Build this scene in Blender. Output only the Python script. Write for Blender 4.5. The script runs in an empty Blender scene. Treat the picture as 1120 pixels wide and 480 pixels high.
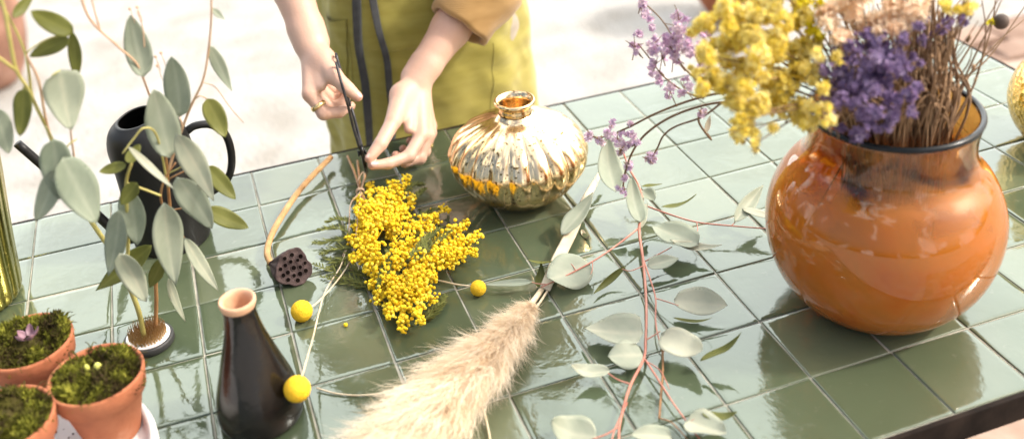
import bpy, math, random
import numpy as np
from mathutils import Vector, noise as mnoise

random.seed(7)
rng = np.random.default_rng(7)
PI = math.pi
scene = bpy.context.scene
COL = scene.collection
T = 0.75                                   # height of the table top

# ------------------------------------------------------------------ camera geometry
RC = np.array([[0.9418932113025282, -0.329728276309514, -0.064159506732578],
               [-0.20116295474590445, -0.4007091076266609, -0.8938487996875881],
               [0.2690179253137384, 0.8548166323060178, -0.44375430250634196]])
CC = np.array([0.16599339804200974, -1.4275070291619079, 0.7819777546144968 + T])
FPX = 1158.342184569191
CY = 100.0                                 # the frame is the lower part of a taller picture: a shifted lens


def ray(x, y):
    return RC.T @ np.array([(x - 560) / FPX, (y - CY) / FPX, 1.0])


def pz(x, y, z=0.0):
    """point at height z above the table top under photo position x, y"""
    d = ray(x, y)
    return CC + d * ((z + T - CC[2]) / d[2])


def pY(x, y, Y):
    d = ray(x, y)
    return CC + d * ((Y - CC[1]) / d[1])


def pD(x, y, D):
    return CC + ray(x, y) * (D * 1.064)


# ------------------------------------------------------------------ mesh helper
class MB:
    def __init__(s):
        s.v = []
        s.f = []
        s.tone = []

    def add(s, verts, faces, tone=0.5):
        o = len(s.v)
        verts = [tuple(map(float, p)) for p in verts]
        s.v += verts
        s.f += [tuple(i + o for i in f) for f in faces]
        if hasattr(tone, '__len__'):
            s.tone += [float(t) for t in tone]
        else:
            s.tone += [float(tone)] * len(verts)

    def build(s, name, mat, root=None, smooth=True, origin=None):
        me = bpy.data.meshes.new(name)
        v = np.array(s.v, dtype=float)
        if root is not None:
            off = np.array(root['_o'])
        elif origin is not None:
            off = np.array(origin, dtype=float)
        else:
            off = np.zeros(3)
        me.from_pydata((v - off).tolist(), [], s.f)
        a = me.attributes.new('tone', 'FLOAT', 'POINT')
        a.data.foreach_set('value', np.array(s.tone, dtype=np.float32))
        if smooth:
            me.polygons.foreach_set('use_smooth', [True] * len(me.polygons))
        me.materials.append(mat)
        me.update()
        o = bpy.data.objects.new(name, me)
        COL.objects.link(o)
        o['_o'] = [float(x) for x in off]
        if root is not None:
            o.parent = root
        else:
            o.location = off
        return o


def tag(o, label=None, cat=None, group=None, kind=None):
    if label:
        o['label'] = label
    if cat:
        o['category'] = cat
    if group:
        o['group'] = group
    if kind:
        o['kind'] = kind
    return o


def thing(name, label, cat, loc, group=None):
    o = bpy.data.objects.new(name, None)
    o.empty_display_size = 0.05
    COL.objects.link(o)
    o.location = [float(x) for x in loc]
    o['_o'] = [float(x) for x in loc]
    return tag(o, label, cat, group)


def nrm(v):
    v = np.asarray(v, dtype=float)
    n = np.linalg.norm(v)
    return v / n if n > 1e-12 else np.array([0, 0, 1.0])


def perp(d):
    d = nrm(d)
    a = np.array([0, 0, 1.0]) if abs(d[2]) < 0.9 else np.array([1.0, 0, 0])
    u = nrm(np.cross(d, a))
    return u, np.cross(d, u)


def smooth_path(pts, n=6):
    """Catmull-Rom through pts"""
    P = [np.asarray(p, dtype=float) for p in pts]
    if len(P) < 3:
        return [P[0] + (P[-1] - P[0]) * t for t in np.linspace(0, 1, n + 1)]
    Q = [2 * P[0] - P[1]] + P + [2 * P[-1] - P[-2]]
    out = []
    for i in range(1, len(Q) - 2):
        p0, p1, p2, p3 = Q[i - 1:i + 3]
        for k in range(n):
            t = k / n
            out.append(0.5 * ((2 * p1) + (-p0 + p2) * t + (2 * p0 - 5 * p1 + 4 * p2 - p3) * t * t + (-p0 + 3 * p1 - 3 * p2 + p3) * t ** 3))
    out.append(P[-1])
    return out


def tube(mb, pts, r, n=8, tone=0.5, cap=True, flat=None, up=None):
    """sweep a circle (or flat ellipse, flat = thickness ratio, up = normal) along pts"""
    P = [np.asarray(p, dtype=float) for p in pts]
    m = len(P)
    R = r if hasattr(r, '__len__') else [r] * m
    if len(R) != m:
        R = np.interp(np.linspace(0, 1, m), np.linspace(0, 1, len(R)), R)
    V = []
    u = None
    for i in range(m):
        d = nrm(P[min(i + 1, m - 1)] - P[max(i - 1, 0)])
        if up is not None:
            w = nrm(np.asarray(up) - d * np.dot(up, d))
            u = np.cross(d, w)
        elif u is None:
            u, w = perp(d)
        else:
            u = nrm(u - d * np.dot(u, d))
            w = np.cross(d, u)
        for k in range(n):
            a = 2 * PI * k / n
            V.append(P[i] + R[i] * (u * math.cos(a) + w * math.sin(a) * (flat if flat else 1.0)))
    F = []
    for i in range(m - 1):
        for k in range(n):
            a, b = i * n + k, i * n + (k + 1) % n
            F.append((a, b, b + n, a + n))
    if cap:
        F.append(tuple(range(n - 1, -1, -1)))
        F.append(tuple((m - 1) * n + k for k in range(n)))
    mb.add(V, F, tone)


def lathe(mb, c, prof, n=64, mod=None, tone=0.5, axis=None, cap_bottom=True, cap_top=False):
    """revolve profile [(r, z)]; mod(ang, r, z) -> radius"""
    c = np.asarray(c, dtype=float)
    if axis is None:
        U, W, A = np.array([1., 0, 0]), np.array([0, 1., 0]), np.array([0, 0, 1.])
    else:
        A = nrm(axis)
        U, W = perp(A)
        W = np.cross(A, U)
    V = []
    for (r, z) in prof:
        for k in range(n):
            a = 2 * PI * k / n
            rr = mod(a, r, z) if mod else r
            V.append(c + U * rr * math.cos(a) + W * rr * math.sin(a) + A * z)
    F = []
    m = len(prof)
    for i in range(m - 1):
        for k in range(n):
            a, b = i * n + k, i * n + (k + 1) % n
            F.append((a, b, b + n, a + n))
    if cap_bottom:
        F.append(tuple(range(n - 1, -1, -1)))
    if cap_top:
        F.append(tuple((m - 1) * n + k for k in range(n)))
    mb.add(V, F, tone)


def curve_prof(pts, n=6):
    return [(max(float(p[0]), 0.0002), float(p[1])) for p in smooth_path([np.array([a, b, 0]) for a, b in pts], n)]


def box(mb, lo, hi, tone=0.5):
    (x0, y0, z0), (x1, y1, z1) = lo, hi
    V = [(x0, y0, z0), (x1, y0, z0), (x1, y1, z0), (x0, y1, z0), (x0, y0, z1), (x1, y0, z1), (x1, y1, z1), (x0, y1, z1)]
    mb.add(V, [(3, 2, 1, 0), (4, 5, 6, 7), (0, 1, 5, 4), (1, 2, 6, 5), (2, 3, 7, 6), (3, 0, 4, 7)], tone)


def ico(sub=1):
    t = (1 + 5 ** .5) / 2
    V = [nrm(v) for v in [(-1, t, 0), (1, t, 0), (-1, -t, 0), (1, -t, 0), (0, -1, t), (0, 1, t), (0, -1, -t), (0, 1, -t), (t, 0, -1), (t, 0, 1), (-t, 0, -1), (-t, 0, 1)]]
    F = [(0, 11, 5), (0, 5, 1), (0, 1, 7), (0, 7, 10), (0, 10, 11), (1, 5, 9), (5, 11, 4), (11, 10, 2), (10, 7, 6), (7, 1, 8), (3, 9, 4), (3, 4, 2), (3, 2, 6), (3, 6, 8), (3, 8, 9), (4, 9, 5), (2, 4, 11), (6, 2, 10), (8, 6, 7), (9, 8, 1)]
    for _ in range(sub):
        cache = {}
        G = []

        def mid(a, b):
            k = (min(a, b), max(a, b))
            if k not in cache:
                V.append(nrm(V[a] + V[b]))
                cache[k] = len(V) - 1
            return cache[k]
        for a, b, c in F:
            x, y, z = mid(a, b), mid(b, c), mid(c, a)
            G += [(a, x, z), (b, y, x), (c, z, y), (x, y, z)]
        F = G
    return np.array(V), F


ICO0, ICO1, ICO2, ICO4 = ico(0), ico(1), ico(2), ico(4)


def ball(mb, c, r, shape=ICO1, tone=0.5):
    mb.add(np.asarray(c) + shape[0] * r, shape[1], tone)


# ------------------------------------------------------------------ materials
def new_mat(name):
    m = bpy.data.materials.new(name)
    m.use_nodes = True
    nt = m.node_tree
    b = nt.nodes['Principled BSDF']
    return m, nt, b


def N(nt, typ, **kw):
    n = nt.nodes.new(typ)
    for k, v in kw.items():
        setattr(n, k, v)
    return n


def ramp(nt, stops):
    r = N(nt, 'ShaderNodeValToRGB')
    e = r.color_ramp.elements
    while len(e) > 1:
        e.remove(e[-1])
    e[0].position = stops[0][0]
    e[0].color = (*stops[0][1], 1)
    for p, c in stops[1:]:
        x = e.new(p)
        x.color = (*c, 1)
    return r


def mat(name, stops, scale=20, rough=0.5, bump=0.0, bscale=None, detail=4, tone=0.0, metal=0.0, spec=0.5,
        coat=0.0, sss=0.0, transl=0.0, rough2=None, distort=0.0, bdist=0.002, sheen=0.0, ior=1.5):
    """noise + per-point tone -> colour ramp; optional bump; optional translucency"""
    m, nt, b = new_mat(name)
    L = nt.links
    tc = N(nt, 'ShaderNodeTexCoord')
    nz = N(nt, 'ShaderNodeTexNoise')
    nz.inputs['Scale'].default_value = scale
    nz.inputs['Detail'].default_value = detail
    nz.inputs['Distortion'].default_value = distort
    L.new(tc.outputs['Object'], nz.inputs['Vector'])
    fac = nz.outputs['Fac']
    if tone:
        at = N(nt, 'ShaderNodeAttribute', attribute_name='tone')
        mx = N(nt, 'ShaderNodeMix')
        mx.inputs[0].default_value = tone
        L.new(fac, mx.inputs[2])
        L.new(at.outputs['Fac'], mx.inputs[3])
        fac = mx.outputs[0]
    r = ramp(nt, stops)
    L.new(fac, r.inputs['Fac'])
    L.new(r.outputs['Color'], b.inputs['Base Color'])
    b.inputs['Roughness'].default_value = rough
    b.inputs['Metallic'].default_value = metal
    b.inputs['Specular IOR Level'].default_value = spec
    b.inputs['IOR'].default_value = ior
    b.inputs['Coat Weight'].default_value = coat
    b.inputs['Coat Roughness'].default_value = 0.05
    b.inputs['Sheen Weight'].default_value = sheen
    if sss:
        b.inputs['Subsurface Weight'].default_value = sss
        b.inputs['Subsurface Radius'].default_value = (0.01, 0.004, 0.002)
        b.inputs['Subsurface Scale'].default_value = 0.6
    if rough2 is not None:
        mr = N(nt, 'ShaderNodeMapRange')
        mr.inputs[3].default_value = rough
        mr.inputs[4].default_value = rough2
        L.new(nz.outputs['Fac'], mr.inputs[0])
        L.new(mr.outputs[0], b.inputs['Roughness'])
    if bump:
        n2 = N(nt, 'ShaderNodeTexNoise')
        n2.inputs['Scale'].default_value = bscale or scale * 3
        n2.inputs['Detail'].default_value = 3
        L.new(tc.outputs['Object'], n2.inputs['Vector'])
        bp = N(nt, 'ShaderNodeBump')
        bp.inputs['Strength'].default_value = bump
        bp.inputs['Distance'].default_value = bdist
        L.new(n2.outputs['Fac'], bp.inputs['Height'])
        L.new(bp.outputs['Normal'], b.inputs['Normal'])
    if transl:
        tr = N(nt, 'ShaderNodeBsdfTranslucent')
        L.new(r.outputs['Color'], tr.inputs['Color'])
        mxs = N(nt, 'ShaderNodeMixShader')
        mxs.inputs[0].default_value = transl
        L.new(b.outputs[0], mxs.inputs[1])
        L.new(tr.outputs[0], mxs.inputs[2])
        L.new(mxs.outputs[0], nt.nodes['Material Output'].inputs['Surface'])
    return m


def glass_mat(name, color, rough=0.03, diff=0.4, dcol=None, mottled=0.0):
    m, nt, b = new_mat(name)
    L = nt.links
    b.inputs['Base Color'].default_value = (*color, 1)
    b.inputs['Roughness'].default_value = rough
    b.inputs['Transmission Weight'].default_value = 1 - diff
    b.inputs['IOR'].default_value = 1.5
    if mottled:
        tc = N(nt, 'ShaderNodeTexCoord')
        nz = N(nt, 'ShaderNodeTexNoise')
        nz.inputs['Scale'].default_value = 10
        nz.inputs['Detail'].default_value = 7
        nz.inputs['Distortion'].default_value = 1.2
        L.new(tc.outputs['Object'], nz.inputs['Vector'])
        r = ramp(nt, [(0.3, dcol), (0.68, color)])
        L.new(nz.outputs['Fac'], r.inputs['Fac'])
        L.new(r.outputs['Color'], b.inputs['Base Color'])
        mr = N(nt, 'ShaderNodeMapRange')
        mr.inputs[1].default_value = 0.35
        mr.inputs[2].default_value = 0.65
        mr.inputs[3].default_value = max(0, 1 - diff - mottled)
        mr.inputs[4].default_value = min(1, 1 - diff + mottled)
        L.new(nz.outputs['Fac'], mr.inputs[0])
        gx = N(nt, 'ShaderNodeSeparateXYZ')
        L.new(tc.outputs['Object'], gx.inputs[0])
        gz = N(nt, 'ShaderNodeMapRange')
        gz.inputs[1].default_value = 0.165
        gz.inputs[2].default_value = 0.205
        gz.inputs[3].default_value = 0.0
        gz.inputs[4].default_value = 0.5
        L.new(gx.outputs[2], gz.inputs[0])
        ad = N(nt, 'ShaderNodeMath', operation='ADD', use_clamp=True)
        L.new(mr.outputs[0], ad.inputs[0])
        L.new(gz.outputs[0], ad.inputs[1])
        L.new(ad.outputs[0], b.inputs['Transmission Weight'])
        cm = N(nt, 'ShaderNodeMix', data_type='RGBA')
        L.new(gz.outputs[0], cm.inputs[0])
        L.new(r.outputs['Color'], cm.inputs[6])
        cm.inputs[7].default_value = (0.95, 0.50, 0.14, 1)  # neck colour lightened so the glass there looks lit
        L.new(cm.outputs[2], b.inputs['Base Color'])
    b.inputs['Coat Weight'].default_value = 0.0
    return m


def tile_mat():
    m, nt, b = new_mat('green_glaze')
    L = nt.links
    tc = N(nt, 'ShaderNodeTexCoord')
    at = N(nt, 'ShaderNodeAttribute', attribute_name='tone')
    nz = N(nt, 'ShaderNodeTexNoise')
    nz.inputs['Scale'].default_value = 9
    nz.inputs['Detail'].default_value = 6
    nz.inputs['Distortion'].default_value = 0.6
    L.new(tc.outputs['Object'], nz.inputs['Vector'])
    mx = N(nt, 'ShaderNodeMix')
    mx.inputs[0].default_value = 0.5
    L.new(nz.outputs['Fac'], mx.inputs[2])
    L.new(at.outputs['Fac'], mx.inputs[3])
    r = ramp(nt, [(0.15, (0.042, 0.058, 0.032)), (0.5, (0.070, 0.090, 0.051)), (0.85, (0.112, 0.128, 0.076))])
    L.new(mx.outputs[0], r.inputs['Fac'])
    # fine crackle and wear in the glaze
    n3 = N(nt, 'ShaderNodeTexNoise')
    n3.inputs['Scale'].default_value = 60
    n3.inputs['Detail'].default_value = 8
    n3.inputs['Roughness'].default_value = 0.7
    L.new(tc.outputs['Object'], n3.inputs['Vector'])
    r3 = ramp(nt, [(0.60, (0, 0, 0)), (0.78, (1, 1, 1))])
    L.new(n3.outputs['Fac'], r3.inputs['Fac'])
    mc = N(nt, 'ShaderNodeMix', data_type='RGBA')
    L.new(r3.outputs['Color'], mc.inputs[0])
    L.new(r.outputs['Color'], mc.inputs[6])
    mc.inputs[7].default_value = (0.13, 0.14, 0.10, 1)
    L.new(mc.outputs[2], b.inputs['Base Color'])
    b.inputs['Roughness'].default_value = 0.07
    b.inputs['IOR'].default_value = 1.75
    b.inputs['Specular Tint'].default_value = (0.93, 1.0, 0.96, 1)
    mr = N(nt, 'ShaderNodeMapRange')
    mr.inputs[1].default_value = 0.45
    mr.inputs[2].default_value = 0.8
    mr.inputs[3].default_value = 0.05
    mr.inputs[4].default_value = 0.22
    L.new(n3.outputs['Fac'], mr.inputs[0])
    L.new(mr.outputs[0], b.inputs['Roughness'])
    n2 = N(nt, 'ShaderNodeTexNoise')
    n2.inputs['Scale'].default_value = 22
    n2.inputs['Detail'].default_value = 3
    n2.inputs['Distortion'].default_value = 0.8
    L.new(tc.outputs['Object'], n2.inputs['Vector'])
    b1 = N(nt, 'ShaderNodeBump')
    b1.inputs['Strength'].default_value = 0.30
    b1.inputs['Distance'].default_value = 0.002
    L.new(n2.outputs['Fac'], b1.inputs['Height'])
    n4 = N(nt, 'ShaderNodeTexNoise')
    n4.inputs['Scale'].default_value = 120
    n4.inputs['Detail'].default_value = 2
    L.new(tc.outputs['Object'], n4.inputs['Vector'])
    b2 = N(nt, 'ShaderNodeBump')
    b2.inputs['Strength'].default_value = 0.13
    b2.inputs['Distance'].default_value = 0.001
    L.new(n4.outputs['Fac'], b2.inputs['Height'])
    L.new(b1.outputs['Normal'], b2.inputs['Normal'])
    L.new(b2.outputs['Normal'], b.inputs['Normal'])
    return m


M = {}
M['tile'] = tile_mat()
M['grout'] = mat('grout', [(0.3, (0.20, 0.19, 0.15)), (0.7, (0.42, 0.40, 0.33))], 40, 0.85, 0.3)
M['dark_metal'] = mat('dark_metal', [(0.3, (0.008, 0.006, 0.005)), (0.75, (0.026, 0.018, 0.014))], 30, 0.7, 0.3, spec=0.08)
M['old_clay'] = mat('old_clay', [(0.3, (0.13, 0.065, 0.04)), (0.55, (0.24, 0.12, 0.08)), (0.75, (0.36, 0.23, 0.18))], 9, 0.9, 0.4, 60, detail=8)
M['gravel'] = mat('gravel', [(0.30, (0.262, 0.243, 0.215)), (0.5, (0.335, 0.320, 0.296)), (0.68, (0.38, 0.37, 0.355))], 4.5, 0.95, 0.7, 70, detail=9, bdist=0.02, spec=0.2)
M['skin'] = mat('skin', [(0.22, (0.53, 0.35, 0.265)), (0.45, (0.53, 0.32, 0.235)), (0.75, (0.48, 0.205, 0.145))], 40, 0.48, 0.35, 210, sss=0.10, bdist=0.0011, spec=0.4, tone=0.62, detail=7)
M['nail'] = mat('nail', [(0.3, (0.52, 0.33, 0.28)), (0.7, (0.60, 0.41, 0.36))], 30, 0.2)
M['hair'] = mat('hair', [(0.3, (0.05, 0.025, 0.012)), (0.7, (0.12, 0.06, 0.03))], 40, 0.5, 0.4)
M['eye_white'] = mat('eye_white', [(0.3, (0.7, 0.7, 0.68)), (0.7, (0.75, 0.75, 0.72))], 30, 0.2)
M['iris'] = mat('iris', [(0.3, (0.05, 0.03, 0.02)), (0.7, (0.07, 0.04, 0.02))], 30, 0.2)
M['lip'] = mat('lip', [(0.3, (0.5, 0.2, 0.17)), (0.7, (0.55, 0.24, 0.2))], 30, 0.4)


def cloth_mat(name, stops, weave=900, transl=0.0):
    m, nt, b = new_mat(name)
    L = nt.links
    tc = N(nt, 'ShaderNodeTexCoord')
    nz = N(nt, 'ShaderNodeTexNoise')
    nz.inputs['Scale'].default_value = 14
    nz.inputs['Detail'].default_value = 8
    mp = N(nt, 'ShaderNodeMapping')
    mp.inputs['Scale'].default_value = (1, 1, 4)
    L.new(tc.outputs['Object'], mp.inputs['Vector'])
    L.new(mp.outputs['Vector'], nz.inputs['Vector'])
    r = ramp(nt, stops)
    L.new(nz.outputs['Fac'], r.inputs['Fac'])
    L.new(r.outputs['Color'], b.inputs['Base Color'])
    b.inputs['Roughness'].default_value = 0.85
    b.inputs['Specular IOR Level'].default_value = 0.2
    b.inputs['Sheen Weight'].default_value = 0.25
    w1 = N(nt, 'ShaderNodeTexNoise')
    w1.inputs['Scale'].default_value = 160
    w1.inputs['Detail'].default_value = 3
    mp2 = N(nt, 'ShaderNodeMapping')
    mp2.inputs['Scale'].default_value = (0.5, 0.5, 2.2)
    L.new(tc.outputs['Object'], mp2.inputs['Vector'])
    L.new(mp2.outputs['Vector'], w1.inputs['Vector'])
    w2 = N(nt, 'ShaderNodeTexWave', wave_type='BANDS', bands_direction='Z')
    w2.inputs['Scale'].default_value = 150
    w2.inputs['Distortion'].default_value = 3
    L.new(tc.outputs['Object'], w2.inputs['Vector'])
    ad = N(nt, 'ShaderNodeMath', operation='ADD')
    L.new(w1.outputs['Fac'], ad.inputs[0])
    L.new(w2.outputs['Fac'], ad.inputs[1])
    bp = N(nt, 'ShaderNodeBump')
    bp.inputs['Strength'].default_value = 0.35
    bp.inputs['Distance'].default_value = 0.0015
    L.new(ad.outputs[0], bp.inputs['Height'])
    L.new(bp.outputs['Normal'], b.inputs['Normal'])
    return m


M['apron'] = cloth_mat('olive_linen', [(0.3, (0.265, 0.23, 0.042)), (0.7, (0.36, 0.315, 0.075))])
M['tie'] = cloth_mat('slate_ribbon', [(0.3, (0.026, 0.028, 0.030)), (0.7, (0.050, 0.054, 0.058))])
M['blouse'] = cloth_mat('mustard_cotton', [(0.3, (0.29, 0.17, 0.058)), (0.7, (0.39, 0.24, 0.095))])
M['trousers'] = cloth_mat('pale_cotton', [(0.3, (0.30, 0.26, 0.2)), (0.7, (0.4, 0.35, 0.28))])
M['shoe'] = mat('shoe_leather', [(0.3, (0.1, 0.05, 0.03)), (0.7, (0.16, 0.09, 0.05))], 30, 0.5)
M['sage'] = mat('sage_leaf', [(0.2, (0.235, 0.28, 0.205)), (0.5, (0.37, 0.405, 0.31)), (0.85, (0.60, 0.585, 0.45))], 34, 0.55, 0.15, 120, tone=0.6, transl=0.34, spec=0.35, detail=7)
M['olive_leaf'] = mat('olive_leaf', [(0.2, (0.10, 0.115, 0.02)), (0.5, (0.18, 0.19, 0.045)), (0.85, (0.29, 0.29, 0.09))], 34, 0.5, 0.15, 120, tone=0.55, transl=0.42, spec=0.35, detail=7)  # yellow-green of back-lit leaves put into the base colour
M['red_stem'] = mat('red_stem', [(0.3, (0.33, 0.10, 0.065)), (0.7, (0.52, 0.23, 0.16))], 40, 0.5, 0.1)
M['brown_stem'] = mat('brown_stem', [(0.3, (0.20, 0.085, 0.03)), (0.7, (0.36, 0.19, 0.07))], 40, 0.6, 0.2)
M['green_stem'] = mat('green_stem', [(0.3, (0.30, 0.25, 0.06)), (0.7, (0.46, 0.42, 0.14))], 40, 0.55, 0.1)
M['pink_stem'] = mat('pink_stem', [(0.3, (0.42, 0.25, 0.15)), (0.7, (0.55, 0.37, 0.24))], 40, 0.55, 0.1)
M['straw'] = mat('straw', [(0.3, (0.52, 0.41, 0.26)), (0.7, (0.72, 0.61, 0.44))], 50, 0.7, 0.2)
M['dry_leaf'] = mat('dry_leaf', [(0.3, (0.50, 0.42, 0.28)), (0.7, (0.66, 0.58, 0.43))], 40, 0.6, 0.2, transl=0.15)
M['lotus_stem'] = mat('lotus_stem', [(0.3, (0.30, 0.16, 0.06)), (0.7, (0.50, 0.30, 0.13))], 60, 0.75, 0.4)
M['lotus_pod'] = mat('lotus_pod', [(0.3, (0.035, 0.024, 0.023)), (0.7, (0.095, 0.066, 0.062))], 90, 0.85, 0.6, spec=0.15)
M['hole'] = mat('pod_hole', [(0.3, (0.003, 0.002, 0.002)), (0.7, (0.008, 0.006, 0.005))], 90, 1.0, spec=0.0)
M['mimosa'] = mat('mimosa_yellow', [(0.2, (0.70, 0.43, 0.010)), (0.5, (0.86, 0.62, 0.025)), (0.85, (0.92, 0.75, 0.09))], 60, 0.8, 0.5, 1500, tone=0.7, spec=0.2, bdist=0.001, transl=0.1)
M['mimosa_leaf'] = mat('mimosa_leaf', [(0.2, (0.05, 0.06, 0.014)), (0.8, (0.17, 0.18, 0.05))], 40, 0.8, tone=0.7, transl=0.2, spec=0.15)
M['billy'] = mat('billy_yellow', [(0.25, (0.68, 0.38, 0.012)), (0.75, (0.84, 0.54, 0.035))], 500, 0.85, 0.9, 700, spec=0.2, bdist=0.0015)
M['pampas'] = mat('pampas', [(0.1, (0.56, 0.36, 0.19)), (0.5, (0.82, 0.67, 0.48)), (0.9, (0.93, 0.84, 0.70))], 12, 0.8, tone=0.65, transl=0.35, spec=0.2)
M['scissor'] = mat('black_steel', [(0.3, (0.022, 0.022, 0.024)), (0.7, (0.07, 0.07, 0.075))], 60, 0.38, 0.1, metal=0.6)
M['gold_ring'] = mat('ring_gold', [(0.3, (0.75, 0.52, 0.22)), (0.7, (0.85, 0.62, 0.3))], 30, 0.25, metal=1.0)
M['black_matte'] = mat('black_matte', [(0.3, (0.006, 0.006, 0.006)), (0.7, (0.012, 0.012, 0.012))], 30, 0.45, 0.05, 300, spec=0.28)
M['black_ceramic'] = mat('black_ceramic', [(0.3, (0.004, 0.004, 0.005)), (0.62, (0.010, 0.007, 0.006)), (0.8, (0.03, 0.017, 0.012))], 12, 0.10, 0.25, 70, spec=0.5, rough2=0.30)
M['raw_clay'] = mat('raw_clay', [(0.3, (0.55, 0.30, 0.17)), (0.7, (0.68, 0.42, 0.27))], 60, 0.85, 0.2)
M['terracotta'] = mat('terracotta', [(0.22, (0.20, 0.07, 0.04)), (0.42, (0.36, 0.125, 0.06)), (0.6, (0.42, 0.155, 0.075)), (0.78, (0.50, 0.27, 0.18))], 22, 0.85, 0.3, 200, spec=0.25)
M['moss'] = mat('moss', [(0.12, (0.05, 0.03, 0.02)), (0.36, (0.075, 0.072, 0.014)), (0.62, (0.17, 0.175, 0.022)), (0.92, (0.42, 0.40, 0.07))], 70, 0.9, tone=0.65, transl=0.2, spec=0.1)
M['soil'] = mat('soil', [(0.3, (0.03, 0.018, 0.012)), (0.7, (0.10, 0.065, 0.045))], 120, 0.95, 0.8, 200)
M['bulb_pink'] = mat('bulb_pink', [(0.3, (0.16, 0.08, 0.10)), (0.7, (0.32, 0.19, 0.23))], 80, 0.5)
M['bulb_shoot'] = mat('bulb_shoot', [(0.3, (0.45, 0.46, 0.08)), (0.7, (0.62, 0.6, 0.16))], 80, 0.5)
M['pin_brass'] = mat('pin_brass', [(0.3, (0.36, 0.20, 0.07)), (0.7, (0.52, 0.34, 0.15))], 60, 0.35, metal=0.9)
M['steel_dish'] = mat('steel_dish', [(0.3, (0.62, 0.60, 0.58)), (0.7, (0.76, 0.74, 0.72))], 40, 0.4, metal=0.3)
M['rubber'] = mat('rubber', [(0.3, (0.012, 0.012, 0.012)), (0.7, (0.03, 0.03, 0.03))], 40, 0.55)
M['dry_stem'] = mat('dry_stem', [(0.2, (0.085, 0.042, 0.016)), (0.8, (0.28, 0.165, 0.08))], 30, 0.75, 0.2, tone=0.7)
M['statice_yellow'] = mat('statice_yellow', [(0.1, (0.66, 0.47, 0.02)), (0.5, (0.84, 0.69, 0.13)), (0.9, (0.90, 0.82, 0.42))], 40, 0.8, tone=0.75, transl=0.4, spec=0.15)
M['statice_purple'] = mat('statice_purple', [(0.1, (0.13, 0.075, 0.17)), (0.5, (0.27, 0.195, 0.345)), (0.9, (0.47, 0.38, 0.53))], 40, 0.8, tone=0.75, transl=0.25, spec=0.15)
M['lilac'] = mat('lilac', [(0.1, (0.50, 0.23, 0.36)), (0.5, (0.58, 0.42, 0.58)), (0.9, (0.80, 0.68, 0.68))], 40, 0.8, tone=0.75, transl=0.25, spec=0.15)
M['peach'] = mat('peach_petals', [(0.1, (0.60, 0.34, 0.19)), (0.5, (0.84, 0.61, 0.41)), (0.9, (0.92, 0.79, 0.62))], 40, 0.8, tone=0.75, transl=0.5, spec=0.15)
M['lemon'] = mat('lemon_petals', [(0.1, (0.55, 0.45, 0.01)), (0.5, (0.72, 0.62, 0.02)), (0.9, (0.80, 0.72, 0.10))], 40, 0.8, tone=0.75, transl=0.25, spec=0.15)
M['poppy'] = mat('dark_seed_head', [(0.3, (0.03, 0.018, 0.012)), (0.7, (0.08, 0.05, 0.035))], 60, 0.7, 0.3)
M['amber'] = glass_mat('amber_glass', (0.70, 0.26, 0.035), 0.03, 0.58, (0.36, 0.075, 0.005), 0.28)
M['amber_neck'] = glass_mat('amber_clear_glass', (0.80, 0.36, 0.09), 0.02, 0.15)
M['dark_rim'] = mat('dark_glass_rim', [(0.3, (0.005, 0.006, 0.007)), (0.7, (0.012, 0.015, 0.017))], 20, 0.22, spec=0.25)
M['twine'] = mat('twine', [(0.3, (0.30, 0.20, 0.13)), (0.7, (0.46, 0.33, 0.23))], 200, 0.9, 0.5)


def mercury_mat(name, light, dark, fleck, hammered=False):
    m, nt, b = new_mat(name)
    L = nt.links
    tc = N(nt, 'ShaderNodeTexCoord')
    nz = N(nt, 'ShaderNodeTexNoise')
    nz.inputs['Scale'].default_value = 190
    nz.inputs['Detail'].default_value = 6
    nz.inputs['Roughness'].default_value = 0.6
    L.new(tc.outputs['Object'], nz.inputs['Vector'])
    n2 = N(nt, 'ShaderNodeTexNoise')
    n2.inputs['Scale'].default_value = 12
    n2.inputs['Detail'].default_value = 3
    L.new(tc.outputs['Object'], n2.inputs['Vector'])
    r = ramp(nt, [(0.3, light), (0.75, dark)])
    L.new(n2.outputs['Fac'], r.inputs['Fac'])
    rf = ramp(nt, [(0.585, (0, 0, 0)), (0.63, (1, 1, 1))])
    L.new(nz.outputs['Fac'], rf.inputs['Fac'])
    mx = N(nt, 'ShaderNodeMix', data_type='RGBA')
    L.new(rf.outputs['Color'], mx.inputs[0])
    L.new(r.outputs['Color'], mx.inputs[6])
    mx.inputs[7].default_value = (*fleck, 1)
    L.new(mx.outputs[2], b.inputs['Base Color'])
    b.inputs['Metallic'].default_value = 1.0
    b.inputs['Roughness'].default_value = 0.21
    bp = N(nt, 'ShaderNodeBump')
    bp.inputs['Distance'].default_value = 0.003
    if hammered:
        vo = N(nt, 'ShaderNodeTexVoronoi')
        vo.inputs['Scale'].default_value = 130
        L.new(tc.outputs['Object'], vo.inputs['Vector'])
        L.new(vo.outputs['Distance'], bp.inputs['Height'])
        bp.inputs['Strength'].default_value = 0.5
    else:
        L.new(n2.outputs['Fac'], bp.inputs['Height'])
        bp.inputs['Strength'].default_value = 0.15
    L.new(bp.outputs['Normal'], b.inputs['Normal'])
    return m


M['mercury'] = mercury_mat('mercury_glass', (0.86, 0.68, 0.43), (0.78, 0.53, 0.24), (0.24, 0.15, 0.05))
M['hammered_gold'] = mercury_mat('hammered_gold', (0.78, 0.50, 0.15), (0.66, 0.40, 0.10), (0.55, 0.32, 0.07), True)
M['green_gold'] = mercury_mat('green_gold', (0.46, 0.38, 0.10), (0.30, 0.27, 0.07), (0.7, 0.55, 0.2))


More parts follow.
